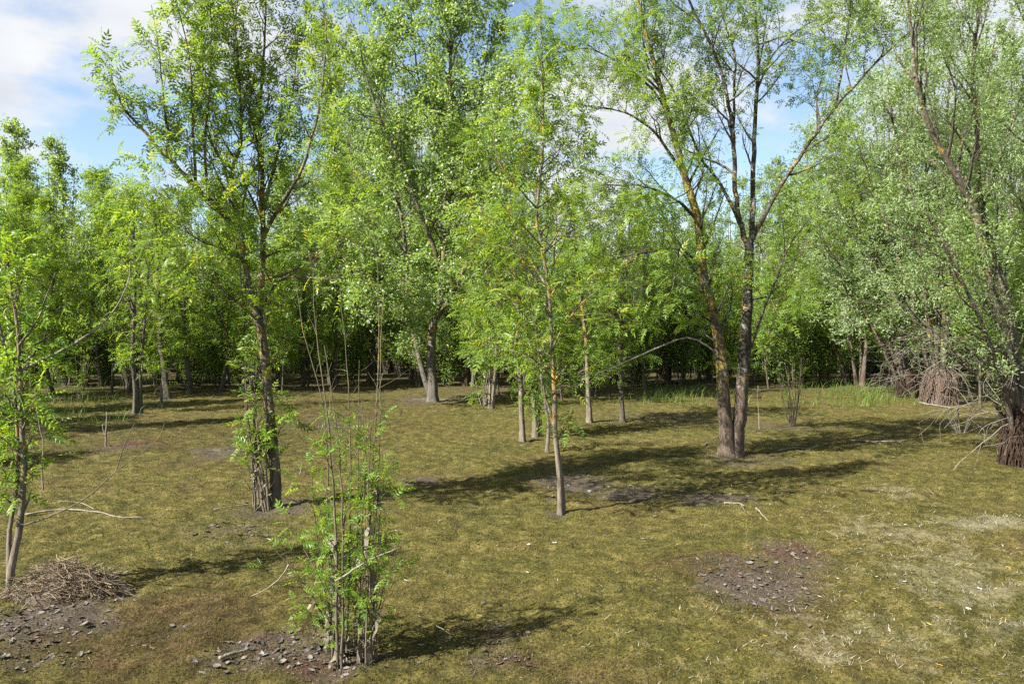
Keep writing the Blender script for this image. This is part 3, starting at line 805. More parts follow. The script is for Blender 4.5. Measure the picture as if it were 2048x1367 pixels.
# ---------------------------------------------------------------- 4. slender spire-topped ash in the middle
b = G(1122, 1023); d = b[1]
tr = grounded(path(d, (1122, 1023), (1119, 955), (1110, 861), (1109, 788), (1104, 696), (1098, 586), (1086, 510), (1073, 439), (1078, 380), (1085, 311), (1086, 219), (1084, 120), (1080, 42)), b)
st2 = grounded(path(d, (1131, 1022, .03), (1124, 950, .04), (1113, 880, .04), (1101, 826, .02), (1090, 788, .0), (1078, 704, -.1), (1066, 620, -.2), (1050, 540, -.3), (1030, 470, -.3)), (at(1130, 1023, d)[0], d + .03, b[2]))
limbs = [(path(d, (1103, 700), (1130, 650, -.2), (1170, 600, -.4), (1230, 560, -.5)), .018, .004), (path(d, (1097, 580), (1060, 520, .2), (1010, 470, .4), (970, 430, .5)), .018, .004),
         (path(d, (1085, 510), (1130, 470, .2), (1185, 440, .3), (1240, 400, .4)), .016, .004), (path(d, (1108, 760), (1070, 720, -.3), (1010, 690, -.5), (950, 680, -.6)), .015, .004),
         (path(d, (1075, 420), (1040, 380, -.2), (1000, 330, -.3), (985, 270, -.3)), .014, .003), (path(d, (1083, 330), (1120, 300, .1), (1160, 280, .2)), .012, .003)]
full_tree('spire_ash_tree', 'slender pale ash with orange lichen, split at its foot, topped by a thin leafy spire', b,
          [(tr, .042, .007), (st2, .028, .006)], limbs,
          dict(n1=[42, 12, 8, 9, 8, 8, 7, 6], t0=.25, pz=[1.4, 2.2, 3.0, 3.8, 4.6, 6.0, 7], pl=[.35, .65, .9, .75, .45, .32, .15], a1=.95, up1=.07, n2=5, n3=3, droop=.15, spread=.5, jit=.01),
          (ASH_NEAR, M['ash_leaf']), 1900, .19, M['bark_pale'], 14, big=20, part_limit=300)

# ---------------------------------------------------------------- 5. twin-trunked ash
b = G(1465, 911); d = b[1]
t1 = grounded(path(d, (1459, 911), (1455, 868), (1450, 829), (1446, 756), (1437, 676), (1421, 610), (1404, 537), (1393, 439), (1366, 351), (1349, 285), (1320, 184), (1296, 100), (1275, 10), (1262, -70)), (at(1458, 911, d)[0], d, b[2]))
t2 = grounded(path(d, (1474, 911), (1476, 868), (1481, 829), (1486, 756), (1492, 646), (1496, 537), (1496, 480)), (at(1474, 911, d)[0], d + .02, b[2]))
limbs = [(path(d, (1494, 490), (1485, 470), (1472, 408, -.1), (1463, 272, -.2), (1440, 145, -.3), (1389, 35, -.4), (1360, -30, -.4)), 0.058, .018),
         (path(d, (1463, 280, -.2), (1465, 200, -.1), (1466, 118, 0), (1445, 50, .1), (1428, -10, .1)), .032, .012),
         (path(d, (1497, 490), (1503, 474), (1503, 329, .2), (1512, 167, .4), (1505, 0, .5), (1505, -110, .5)), .062, .018),
         (path(d, (1498, 490), (1508, 470), (1573, 351, -.1), (1661, 224, -.3), (1749, 127, -.4), (1812, 72, -.5), (1850, 10, -.5)), .052, .010),
         (path(d, (1668, 215, -.3), (1683, 110, -.4), (1696, 0, -.5), (1700, -70, -.5)), .026, .008),
         (path(d, (1485, 462), (1446, 382, .3), (1393, 303, .5), (1345, 184, .7), (1288, 114, .9), (1250, 90, 1.)), .04, .008),
         (path(d, (1512, 180, .4), (1545, 110, .3), (1600, 60, .2), (1660, 30, .1)), .024, .006),
         (path(d, (1494, 720), (1500, 700, -.1), (1527, 620, -.3), (1556, 547, -.4), (1582, 483, -.5), (1630, 425, -.6), (1674, 369, -.6)), .032, .007),
         (path(d, (1393, 440), (1350, 400, -.5), (1290, 375, -1), (1210, 370, -1.4)), .035, .008),
         (path(d, (1404, 535), (1360, 500, -.5), (1290, 505, -1), (1220, 520, -1.3)), .03, .008),
         (path(d, (1366, 350), (1300, 260, -.3), (1220, 220, -.5), (1130, 215, -.6)), .035, .008),
         (path(d, (1335, 230), (1290, 170, .3), (1200, 110, .5), (1130, 100, .6)), .03, .008),
         (path(d, (1496, 600), (1540, 590, -.3), (1560, 560, -.4)), .02, .006),
         (path(d, (1437, 676), (1460, 610, .1), (1462, 560, .1), (1455, 520, .1)), .035, .012)]
def keep_twin(p, rng):
    # thin out the open middle of the crown where bare limbs stand against the sky
    z = ((p[:, 0] - 4.35) / 1.0) ** 2 + ((p[:, 2] - 5.4) / 1.7) ** 2
    return (z > 1) | (rng.random(len(p)) < .22)
full_tree('twin_trunk_ash_tree', 'large ash with two dark trunks joined at the foot and wide-spread limbs', b,
          [(t1, .145, .02, M['bark_lichen']), (t2, .145, .082)], limbs,
          dict(n1=[34, 2, 12, 8, 12, 12, 7, 12, 9, 10, 12, 12, 12, 11, 3, 3], t0=.22, flared=2, pz=[2, 3, 4, 6, 8, 10], pl=[.8, 1.2, 1.35, 1.35, 1.2, .9], a1=.85, up1=.06, n2=6, n3=3, droop=.25, spread=.5, jit=.02, fine=False),
          (ASH_MID, M['ash_leaf']), 11000, .205, M['bark_twin'], 21, big=40, keep=keep_twin)
bare_stick('dead_side_branch', 'long pale dead branch reaching left from the twin-trunked ash', path(d - .2, (1432, 705), (1400, 682), (1370, 675), (1300, 702), (1225, 735), (1160, 757)), .022, 8, cat='branch',
           forks=[path(d - .2, (1178, 750), (1168, 740), (1152, 748)), path(d - .2, (1170, 753), (1160, 768), (1150, 775)), path(d - .2, (1215, 738), (1200, 728), (1190, 715))])

# ---------------------------------------------------------------- 6. willows on the right
def root_skirt(root, base, r, h, mat, seed, n=340):
    """dense hanging roots around the foot"""
    rng = np.random.default_rng(seed)
    g = Geo(); K = 10
    a = rng.uniform(0, 6.28, n); lob = 1 + .14 * np.sin(3 * a + seed) + .08 * np.sin(7 * a)
    zt = h * rng.uniform(.45, 1.15, n); zb = np.where(rng.random(n) < .6, -.06, rng.uniform(0, .5, n) * h)
    t = np.linspace(0, 1, K)[None]
    z = zt[:, None] * (1 - t) + zb[:, None] * t
    rad = r * lob[:, None] * np.interp(z / h, [0, .25, .7, 1.1], [1.0, .9, .82, .6]) * rng.uniform(.88, 1.08, (n, 1))
    aa = a[:, None] + rng.normal(size=(n, 1)) * .3 * t + rng.normal(size=(n, K)) * .04
    P = np.stack([rad * np.cos(aa), rad * np.sin(aa), z], -1) + rng.normal(size=(n, K, 3)) * .008
    tubes(g, P, rng.uniform(.005, .02, n)[:, None] * (r / .4) ** .5 * np.linspace(1, .55, K)[None], 5)
    z = np.linspace(-.08, h * 1.1, K); rr = r * np.interp(z / h, [0, .25, .7, 1.1], [.97, .87, .79, .55])
    tubes(g, np.stack([np.zeros(K), np.zeros(K), z], 1)[None], rr[None], 14, None, 0, .03, 1, rng)
    link('root_skirt', g.mesh('root_skirt', mat, (0, 0, 0), True), root)

def keep_willow(p, rng):
    return rng.random(len(p)) < np.clip((p[:, 2] - 1.1) / 2.4, .1, 1)

def willow(name, label, base, stems, leaf, n_leaf, size, seed, pz, pl, n1, r0, skirt, dead=0, big=20, lean=None, extra=None):
    rng = np.random.default_rng(seed)
    spec = dict(n1=n1, t0=.2, pz=pz, pl=pl, a1=.6, up1=.07, n2=7, n3=4, a2=.6, up2=.05, droop=.25, spread=.5, jit=.05, nup=.5, flared=0, fine=False)
    if lean: spec['lean'] = lean
    if extra: spec.update(extra)
    root = full_tree(name, label, base, [(s, r0 * k, r0 * .12) for s, k in stems], [], spec, leaf, n_leaf, size, M['bark_willow'], seed, big=big, keep=keep_willow)
    if skirt: root_skirt(root, base, skirt[0], skirt[1], skirt[2], seed + 1)
    if dead:
        n = dead
        a = rng.uniform(0, 6.28, n); z = rng.uniform(.5, 2.6, n)
        b_ = np.stack([.2 * np.cos(a), .2 * np.sin(a), z], 1)
        dr = norm(np.stack([np.cos(a) * 1.0 - .35, np.sin(a) * 1.0 - .35, rng.uniform(-.35, .45, n)], 1))
        L = rng.uniform(.7, 2.0, n)
        P = grow(rng, b_, dr, L, 9, .13, -.02, .12)
        g = Geo(); tubes(g, P, .009 * (1 - .75 * np.linspace(0, 1, 9)[None]) * rng.uniform(.6, 1.3, (n, 1)), 4)
        b2, d2, t, Lp, rad = spawn(rng, P, np.full((n, 9), .005), 4, .3, 1, .7)
        P2 = grow(rng, b2, d2, Lp * .3, 5, .2, 0, .1)
        tubes(g, P2, np.full((len(P2), 5), .0035), 3)
        link('dead_twigs', g.mesh('dead_twigs', M['dead_twig'], (0, 0, 0), True), root, 'stuff')
    return root

b = G(2042, 930); d = b[1]
sk = [(grounded(path(d, (2040, 930), (2030, 820), (2010, 680, -.2), (1984, 573, -.3), (1950, 440, -.4), (1920, 373, -.5), (1858, 263, -.6), (1828, 167, -.7), (1815, 60, -.7), (1800, -60, -.7)), b), 1.0),
      (grounded(path(d, (2045, 930), (2045, 800), (2020, 640, .3), (1985, 500, .4), (1955, 400, .4), (1948, 250, .4), (1940, 120, .4), (1960, -40, .4)), b), .8),
      (grounded(path(d, (2050, 930), (2075, 780, .1), (2090, 600, .2), (2080, 400, .2), (2060, 200, .2), (2075, -20, .2)), b), .9),
      (grounded(path(d, (2050, 930), (2010, 780, -.3), (1960, 640, -.8), (1900, 520, -1.1), (1850, 430, -1.3)), b), .45),
      (grounded(path(d, (2040, 930), (1990, 800, .2), (1900, 690, .3), (1840, 640, .4), (1780, 590, .5)), b), .4)]
willow('leaning_willow_tree', 'big willow leaning in from the right edge on a dark fibrous root base', b, sk, (WILLOW, M['willow_leaf']), 42000, .085, 33,
       [0.8, 1.8, 3, 5, 8], [.5, .9, 1.4, 1.5, 1.2], [26, 24, 24, 16, 14], .13, (.31, .95, M['root_fibre']), dead=50, big=40)

b = G(1880, 808); d = b[1]
def fan(px, base_y, d, tops, mid=.5, spread=8):
    out = []
    bb = G(px, base_y)
    rng = np.random.default_rng(int(px * 7 + base_y))
    for tx, ty, dz in tops:
        p = path(d, (px, base_y), (px + (tx - px) * .25 + rng.uniform(-spread, spread), base_y + (ty - base_y) * .3, dz * .3), (px + (tx - px) * .6 + rng.uniform(-spread, spread), base_y + (ty - base_y) * .65, dz * .6), (tx, ty, dz))
        out.append((grounded(p, bb), rng.uniform(.6, 1.0)))
    return out
willow('pale_rooted_willow_tree', 'silvery willow thicket rising from a pale skirt of roots behind the leaning willow', b,
       fan(1880, 808, d, [(1760, 120, .5), (1830, 40, 1), (1900, 20, 0), (1985, 60, .5), (2060, 120, 1), (1700, 260, -.5), (1790, 200, -.6), (1860, 160, -.8), (1930, 130, -.6), (1960, 240, -.9)]), (WILLOW_FAR, M['silver_leaf']), 34000, .125, 41,
       [1, 2.5, 5, 9, 13], [.8, 1.6, 2.2, 2.0, 1.0], [16, 16, 16, 16, 16, 14, 9, 9, 9, 9], .11, (.5, 1.0, M['root_pale']), dead=36, big=20)
b = G(1815, 796); d = b[1]
willow('silver_willow_tree', 'broad silver-leaved willow right of the open glade, many stems fanning left', b,
       fan(1815, 796, d, [(1640, 330, -.3), (1680, 240, 1), (1740, 190, 0), (1600, 420, -1), (1800, 150, 1), (1660, 300, -.9), (1710, 260, -1), (1770, 240, -.9), (1625, 480, .4)]), (WILLOW_FAR, M['silver_leaf']), 32000, .125, 47,
       [.8, 2.5, 5, 8, 12], [.9, 1.7, 2.2, 1.8, 1.0], [17, 16, 16, 17, 15, 9, 9, 9, 8], .10, (.36, .8, M['root_fibre']), dead=44, big=16)

# ---------------------------------------------------------------- 7. poplar behind the middle and the silver willow beside it
b = G(866, 803); d = b[1]
tr = grounded(path(d, (867, 803), (865, 770), (862, 696), (869, 641), (882, 583), (888, 500), (889, 439), (893, 347), (898, 219), (902, 128), (904, 37), (906, -60)), b)
s2 = grounded(path(d, (860, 803), (850, 760, .2), (840, 722, .4), (825, 650, .6), (818, 600, .7), (810, 480, .8), (790, 350, .9), (770, 200, 1), (745, 60, 1)), b)
limbs = [(path(d, (869, 645), (920, 560, -.5), (960, 440, -.8), (985, 300, -1), (1000, 180, -1)), .08, .015), (path(d, (885, 540), (840, 420, -.4), (790, 300, -.8), (740, 180, -1), (715, 70, -1)), .08, .015),
         (path(d, (889, 430), (930, 320, .5), (965, 180, .8), (980, 60, 1)), .06, .012), (path(d, (893, 350), (850, 220, .6), (830, 100, .8), (820, -10, .9)), .06, .012),
         (path(d, (862, 700), (800, 620, -1), (740, 560, -1.5), (700, 470, -1.8)), .06, .012), (path(d, (889, 480), (940, 420, -1), (1000, 380, -1.5), (1040, 300, -1.6)), .05, .01)]
def keep_poplar(p, rng):
    n = fbm(p[:, 0] * 1.1 + p[:, 1] * .4, p[:, 2] * 1.1, 5, 3)
    return (n > .36) | (rng.random(len(p)) < .3)
full_tree('poplar_tree', 'tall poplar with round fluttering leaves and swollen pale trunk foot behind the glade', b,
          [(tr, .165, .025), (s2, .10, .015)], limbs,
          dict(n1=[60, 26, 16, 18, 14, 14, 14, 14], t0=.12, flared=1, pz=[1.5, 3, 5, 9, 13, 15], pl=[1.0, 1.7, 2.0, 1.9, 1.6, 1.0], a1=.8, up1=.06, n2=9, n3=4, droop=.35, spread=.6, jit=.07, nup=.35, fine=False),
          (POPLAR, M['poplar_leaf']), 84000, .09, M['bark_poplar'], 51, big=24, keep=keep_poplar)

# ---------------------------------------------------------------- 8. small trees in the glade
def small_tree(name, label, base_px, pts, r, zs, pl, n1, nl, size, seed, leafm='ash_leaf', extra=None, bark='bark_pale', temps=None, limbs=()):
    b = G(*base_px); d = b[1]
    trunks = [(grounded(path(d, base_px, *pts), b), r, r * .2)]
    for e in (extra or []):
        bb = np.array([at(e[0][0], e[0][1], d)[0], d + .05, b[2]])
        trunks.append((grounded(path(d + .05, *e), bb), r * .8, r * .15))
    n1s = [n1] + [max(n1 // 2, 4)] * len(extra or [])
    return full_tree(name, label, b, trunks, [], dict(n1=n1s, t0=.17, dn1=.1, pz=zs, pl=pl, a1=.95, up1=.07, n2=5, n3=3, flared=1, droop=.2, spread=.5, jit=.02, fine=False), (temps or ASH_MID, M[leafm]), nl, size, M[bark], seed, big=0)

small_tree('young_ash_tree', 'thin young ash with a bent grey trunk, leftmost of the pair behind the spire-topped ash', (1046, 881), [(1043, 820), (1041, 760), (1030, 710), (1038, 640), (1030, 560), (1025, 470), (1020, 400)], .07, [1.2, 2.5, 4, 6], [.5, 1.0, .9, .3], 30, 700, .24, 61)
small_tree('young_ash_tree', 'thin straight young ash with orange-flecked trunk just left of the spire-topped ash', (1071, 872), [(1069, 820), (1064, 760), (1058, 690), (1052, 600), (1050, 500), (1046, 420)], .065, [1.2, 2.5, 4, 6], [.4, .9, .8, .3], 30, 700, .24, 62, extra=[[(1079, 870), (1080, 830), (1072, 760), (1080, 690)]])
small_tree('crooked_ash_sapling', 'small crooked bare-stemmed sapling right behind the foot of the spire-topped ash', (1093, 905), [(1097, 860), (1092, 815), (1084, 770), (1080, 700)], .045, [1.2, 2, 3], [.3, .5, .3], 14, 160, .2, 63)
small_tree('young_ash_tree', 'thin young ash with orange lichen midway between spire-topped ash and twin-trunked ash', (1180, 846), [(1177, 790), (1175, 740), (1170, 660), (1158, 570), (1150, 480), (1145, 400)], .075, [1.3, 2.6, 4.2, 6.5], [.6, 1.2, 1.1, .4], 34, 800, .26, 64)
small_tree('young_ash_tree', 'thin straight young ash next left of the twin-trunked ash, dark trunk', (1246, 846), [(1243, 790), (1240, 730), (1241, 650), (1250, 570), (1255, 480), (1262, 410)], .07, [1.3, 2.6, 4.2, 6.5], [.6, 1.2, 1.1, .4], 34, 800, .26, 65, bark='bark_back')
small_tree('leaning_ash_sapling', 'pale two-stemmed sapling leaning right, standing between the poplar and the spire-topped ash', (984, 816), [(988, 770), (992, 720), (990, 640), (975, 560), (965, 480)], .06, [1.4, 2.8, 4.5, 6], [.8, 1.4, 1.1, .4], 34, 800, .26, 66, extra=[[(978, 813), (980, 770), (976, 700), (960, 620)]])
small_tree('two_stemmed_ash_tree', 'two-stemmed young ash in the left glade, nearest of the thin trees there', (270, 826), [(270, 780), (266, 730), (268, 640), (272, 560), (270, 450), (268, 380)], .085, [1.4, 2.5, 4.5, 7], [.6, 1.3, 1.2, .4], 36, 1000, .27, 67, extra=[[(279, 824), (279, 780), (282, 720), (290, 640), (300, 520)]], bark='bark_back')
small_tree('leaning_ash_tree', 'grey young ash leaning slightly left beside a small stump in the left glade', (334, 799), [(330, 760), (326, 720), (320, 670), (318, 580), (315, 480), (310, 400)], .12, [1.6, 2.8, 5, 8], [.6, 1.4, 1.3, .5], 36, 1000, .28, 68, bark='bark_back')
small_tree('dark_ash_tree', 'straight dark young ash behind and left of the forked ash', (378, 787), [(376, 750), (372, 710), (368, 640), (370, 550), (372, 470), (375, 400)], .11, [1.6, 2.8, 5, 8], [.6, 1.4, 1.3, .5], 36, 1000, .28, 69, bark='bark_back')

# ---------------------------------------------------------------- 9. the wood behind: shared tree kinds, each copy its own tree
def proto_tree(kind, seed, H, r0, pl, n_leaf, size, leaf, stems=1, lo=.2, n1=46, spread=.12, bark='bark_back', twigm='twig', n2=6, n3=3, a1=.7):
    rng = np.random.default_rng(seed)
    ss = []
    for k in range(stems):
        a = rng.uniform(0, 6.28); s = spread * (0 if k == 0 and stems == 1 else 1) * H
        tip = np.array([s * math.cos(a), s * math.sin(a), H * (1 if k == 0 else rng.uniform(.7, .97))])
        mids = [np.array([0, 0, -.1]) + .12 * np.array([math.cos(a), math.sin(a), 0]) * (stems > 1)]
        for t in (.25, .5, .75): mids.append(tip * t + np.array([rng.normal() * .02 * H, rng.normal() * .02 * H, 0]))
        ss.append(stroke(mids + [tip], r0 * (1 if k == 0 else rng.uniform(.5, .9)), .012, 16, .01, rng, .8))
    g = Geo()
    for P, R in ss:
        R = R * (1 + .6 * np.exp(-np.arange(16) * 1.6)); tubes(g, P[None], R[None], 8, [.5], 0, .05, 1.5, rng)
    trunk = g.mesh('trunk', M[bark], (0, 0, 0), True)
    pz = np.array([lo * .5, lo, .35, .6, .85, 1.0]) * H
    spec = dict(n1=[max(n1 // stems, 10)] * stems, t0=lo, pz=pz, pl=pl, a1=a1, up1=.06, n2=n2, n3=n3)
    (P1, R1), (P2, R2), (P3, R3) = branches_of(rng, ss, spec)
    g = Geo(); tubes(g, P1[:, ::2], R1[:, ::2], 4, None, 0); tubes(g, P2[:, [0, 2, 5]], R2[:, [0, 2, 5]], 3, None, 0)
    p, ax, sd, nz = leaf_spots(rng, P2, P3, n_leaf, .7, .25, .6, .07, .5)
    put_leaves(g, rng, leaf[0], p, ax, sd, nz, size * rng.uniform(.6, 1.25, len(p)), 1)
    crown = g.mesh('crown', [M[twigm], leaf[1]])
    return dict(trunk=trunk, crown=crown, H=H, kind=kind)

PR = {
    'ash': [proto_tree('ash', 201 + k, 10, .085, [.6, 1.4, 1.7, 1.4, .9, .4], 2100, .27, (ASH_FAR, M['ash_leaf']), 1, .11, 60) for k in range(3)],
    'poplar': [proto_tree('poplar', 211 + k, 11, .085, [.5, 1.2, 1.4, 1.2, .9, .6], 9500, .105, (POPLAR, M['poplar_leaf']), 1, .12, 70, bark='bark_poplar', n2=8) for k in range(2)],
    'silver': [proto_tree('willow', 221 + k, 13, .12, [.8, 1.8, 2.3, 2.0, 1.4, .6], 17000, .17, (WILLOW_FAR, M['silver_leaf']), 3, .15, 60, .10, 'bark_willow') for k in range(3)],
    'willow': [proto_tree('willow', 231 + k, 11, .12, [.8, 1.6, 2.1, 1.8, 1.3, .6], 14000, .16, (WILLOW_FAR, M['willow_leaf']), 3, .15, 60, .12, 'bark_willow') for k in range(2)],
    'coppice': [proto_tree('sallow', 241 + k, 5, .03, [.4, .7, .9, .9, .6, .3], 4600, .11, (SALLOW, M['sallow_leaf']), 11, .14, 88, .16, 'bark_back', a1=.5) for k in range(3)],
    'bush': [proto_tree('sallow', 261 + k, 2, .018, [.4, .5, .6, .6, .5, .3], 3000, .10, (SALLOW, M['sallow_leaf']), 9, .06, 90, .28, 'bark_back', a1=.7) for k in range(3)],
    'sapling': [proto_tree('ash', 251 + k, 5, .035, [.4, .8, 1.0, .9, .6, .3], 700, .26, (ASH_FAR, M['ash_leaf']), 1, .16, 40) for k in range(2)],
}
NAMES = {'ash': ('ash_tree', 'tree'), 'poplar': ('young_poplar_tree', 'tree'), 'silver': ('back_willow_tree', 'tree'), 'willow': ('green_willow_tree', 'tree'), 'coppice': ('sallow_bush', 'shrub'), 'bush': ('low_bush', 'shrub'), 'sapling': ('ash_sapling', 'tree')}
brng = np.random.default_rng(99)
BACK = []
def back(px, d, top, kind, wide=1.0):
    BACK.append((px, d, top, kind, wide))
# stems that can be told apart at the foot of the wood: px, base row
for px, py, top, kind in [(64, 776, 330, 'ash'), (104, 790, 400, 'ash'), (203, 772, 350, 'ash'), (221, 792, 420, 'sapling'), (255, 786, 390, 'ash'), (313, 757, 420, 'ash'), (441, 784, 380, 'ash'),
                          (487, 786, 430, 'sapling'), (606, 773, 420, 'ash'), (558, 752, 330, 'poplar'), (742, 763, 250, 'silver'), (822, 766, 300, 'willow'), (1000, 791, 520, 'sapling'), (1125, 802, 540, 'sapling'),
                          (1191, 795, 520, 'sapling'), (1331, 767, 420, 'willow'), (1563, 767, 380, 'ash'), (1658, 771, 480, 'sapling'), (1539, 778, 540, 'sapling'), (1646, 752, 360, 'silver'), (1962, 816, 420, 'sapling'),
                          (1720, 775, 330, 'silver'), (35, 800, 380, 'ash'), (-60, 810, 300, 'ash'), (1400, 760, 440, 'ash'), (1290, 775, 450, 'ash'), (930, 770, 350, 'willow'), (670, 770, 330, 'ash')]:
    back(px, dpt(py), top, kind)
TOPX = [-140, 0, 40, 70, 110, 150, 230, 280, 330, 400, 600, 650, 700, 760, 850, 1000, 1040, 1100, 1180, 1300, 1380, 1440, 1500, 1560, 1620, 1680, 1760, 1850, 1950, 2048, 2200]
TOPY = [280, 300, 225, 300, 240, 330, 350, 400, 410, 390, 350, 140, 60, 110, 120, 200, 260, 380, 450, 440, 400, 340, 320, 330, 270, 240, 190, 150, 80, 50, 50]
px = -120
k = 0
while px < 2180:
    d = brng.uniform(38, 46)
    if px < 340: kind = ['poplar', 'ash', 'poplar'][k % 3]
    elif px < 620: kind = ['ash', 'willow', 'ash'][k % 3]
    elif px < 1050: kind = ['silver', 'willow', 'silver'][k % 3]
    elif px < 1420: kind = ['ash', 'silver', 'ash'][k % 3]
    else: kind = ['silver', 'silver', 'willow'][k % 3]
    back(px, d, np.interp(px, TOPX, TOPY) + brng.uniform(0, 50), kind)
    px += brng.uniform(62, 92); k += 1
px = -80; k = 0
while px < 2130:
    d = brng.uniform(29, 37)
    back(px, d, brng.uniform(500, 590), ['coppice', 'sapling', 'coppice', 'coppice'][k % 4])
    px += brng.uniform(38, 58); k += 1
px = -100; k = 0
while px < 2150:
    back(px, brng.uniform(38, 42), brng.uniform(560, 610), 'coppice', 1.3)
    px += brng.uniform(45, 62); k += 1
px = -100
while px < 2150:
    back(px, brng.uniform(38, 45), brng.uniform(640, 672), 'bush', 1.5)
    px += brng.uniform(30, 46)
for lo_, hi_ in ((-60, 230), (390, 520), (560, 740), (900, 980), (1130, 1440), (1510, 1700)):
    px = lo_
    while px < hi_:
        back(px, brng.uniform(29, 35), brng.uniform(590, 660), 'bush', brng.uniform(.8, 1.2))
        px += brng.uniform(34, 58)
px = -60; k = 0
while px < 2130:
    if not 1480 < px < 1620: back(px, brng.uniform(27, 34), brng.uniform(400, 520), ['sapling', 'ash', 'sapling'][k % 3])
    px += brng.uniform(70, 110); k += 1
LAND = [(-500, 'left edge'), (270, 'two-stemmed ash'), (545, 'forked ash'), (866, 'poplar'), (1110, 'spire-topped ash'), (1465, 'twin-trunked ash'), (1815, 'silver willow'), (2040, 'leaning willow')]
ORD = ['first', 'second', 'third', 'fourth', 'fifth', 'sixth', 'seventh', 'eighth', 'ninth', 'tenth', 'eleventh', 'twelfth', 'thirteenth', 'fourteenth', 'fifteenth', 'sixteenth', 'seventeenth', 'eighteenth', 'nineteenth', 'twentieth', 'twenty-first', 'twenty-second', 'twenty-third', 'twenty-fourth', 'twenty-fifth']
LOOK = {'ash': 'yellow-green ash', 'poplar': 'slim round-leaved poplar', 'silver': 'tall silvery willow', 'willow': 'green narrow-leaved willow', 'coppice': 'many-stemmed sallow bush', 'bush': 'low rounded leafy bush', 'sapling': 'thin short ash sapling'}
cnt = {}
for i, (px, d, top, kind, wide) in enumerate(sorted(BACK)):
    row = ('back undergrowth' if kind in ('coppice', 'bush') else 'back row') if d > 37.5 else ('undergrowth' if kind in ('coppice', 'bush') else 'front of the wood')
    li = max(j for j, (lx, _) in enumerate(LAND) if px >= lx)
    key = (li, kind, row); cnt[key] = cnt.get(key, 0) + 1
    where = f'rightwards from the {LAND[li][1]}'
    label = f'{LOOK[kind]} in the {row}, {ORD[cnt[key] - 1]} {where}'
    x = (px - 1024) / FPX * d
    Hh = CAM_H + (HOR - top) / FPX * d
    pr = PR[kind][i % len(PR[kind])]
    s = Hh / pr['H']
    nm, cat = NAMES[kind]
    root = thing(nm, label, cat, (x, d, gz(x, d)), {'coppice': 'sallow bushes under the wood', 'bush': 'low bushes under the wood', 'sapling': 'ash saplings before the wood'}.get(kind, 'trees of the wood behind the glade'), brng.uniform(0, 6.28))
    sx = s ** .6
    root.scale = (sx * wide, sx * wide, s)
    link('trunk', pr['trunk'], root)
    link('crown', pr['crown'], root, 'stuff')

# trees standing beyond the left edge, whose shade falls into the left glade
for k, (x, d, Hh, lab) in enumerate([(-15.2, 15.2, 8.5, 'ash beyond the left edge whose shade falls across the left glade'), (-18.5, 18.5, 9.5, 'farther ash beyond the left edge shading the back of the left glade'), (-21.5, 23.5, 10, 'farthest ash beyond the left edge shading the trees of the left glade'),
    (-17.5, 16.4, 7.5, 'middle ash of those beyond the left edge, shading the stake'), (-16.2, 20.5, 8, 'ash just beyond the left edge behind the tall grass'), (-13.2, 11.5, 5.0, 'short ash beyond the left edge shading the stump patch')]):
    pr = PR['ash'][k % 3]
    root = thing('ash_tree', lab, 'tree', (x, d, gz(x, d)), 'trees of the wood behind the glade', k * 2.1)
    root.scale = (1.1, 1.1, Hh / pr['H'])
    link('trunk', pr['trunk'], root); link('crown', pr['crown'], root, 'stuff')

# the mass of far trees that closes the view
def far_wood():
    rng = np.random.default_rng(7)
    g = Geo()
    n = 900
    x = rng.uniform(-46, 46, n); y = rng.uniform(47, 60, n)
    px = x / y * FPX + 1024
    top = np.interp(px, TOPX, np.array(TOPY) + 60)
    H = np.maximum(CAM_H + (HOR - top) / FPX * y, 3) * rng.uniform(.75, 1.02, n)
    z = np.linspace(0, 1, 6)[None, :, None]
    P = np.stack([x, y, np.zeros(n)], 1)[:, None] + z * np.stack([rng.normal(size=n) * .5, rng.normal(size=n) * .5, H], 1)[:, None]
    tubes(g, P, np.interp(np.linspace(0, 1, 6), [0, 1], [1, .15])[None] * rng.uniform(.05, .13, n)[:, None], 5, None, 0)
    m = 110000
    t = rng.integers(0, n, m); f = rng.beta(1.0, 1.2, m)
    f = .01 + .99 * f
    rad = (1.6 * np.sqrt(np.clip(1.02 - f, 0, 1)) + .3) * rng.random(m) ** .5
    a = rng.uniform(0, 6.28, m)
    p = np.stack([x[t] + rad * np.cos(a), y[t] + rad * np.sin(a), f * H[t]], 1) + rng.normal(size=(m, 3)) * .15
    clump = fbm(p[:, 0] * .8, p[:, 2] * .8 + p[:, 1] * .5, 3, 2)
    ax, sd, nz = frames(rng, m, rng.normal(size=(m, 3)), .25, .6, .5)
    s = clump > .33
    put_leaves(g, rng, [simple(.45, False, .45)], p[s], ax[s], sd[s], nz[s], rng.uniform(.14, .30, s.sum()), 1)
    o = link('far_wood', g.mesh('far_wood', [M['bark_back'], M['willow_leaf']]), None, 'stuff')
    o['label'], o['category'] = 'dense mass of far trees closing the view behind the wood', 'woodland'
far_wood()

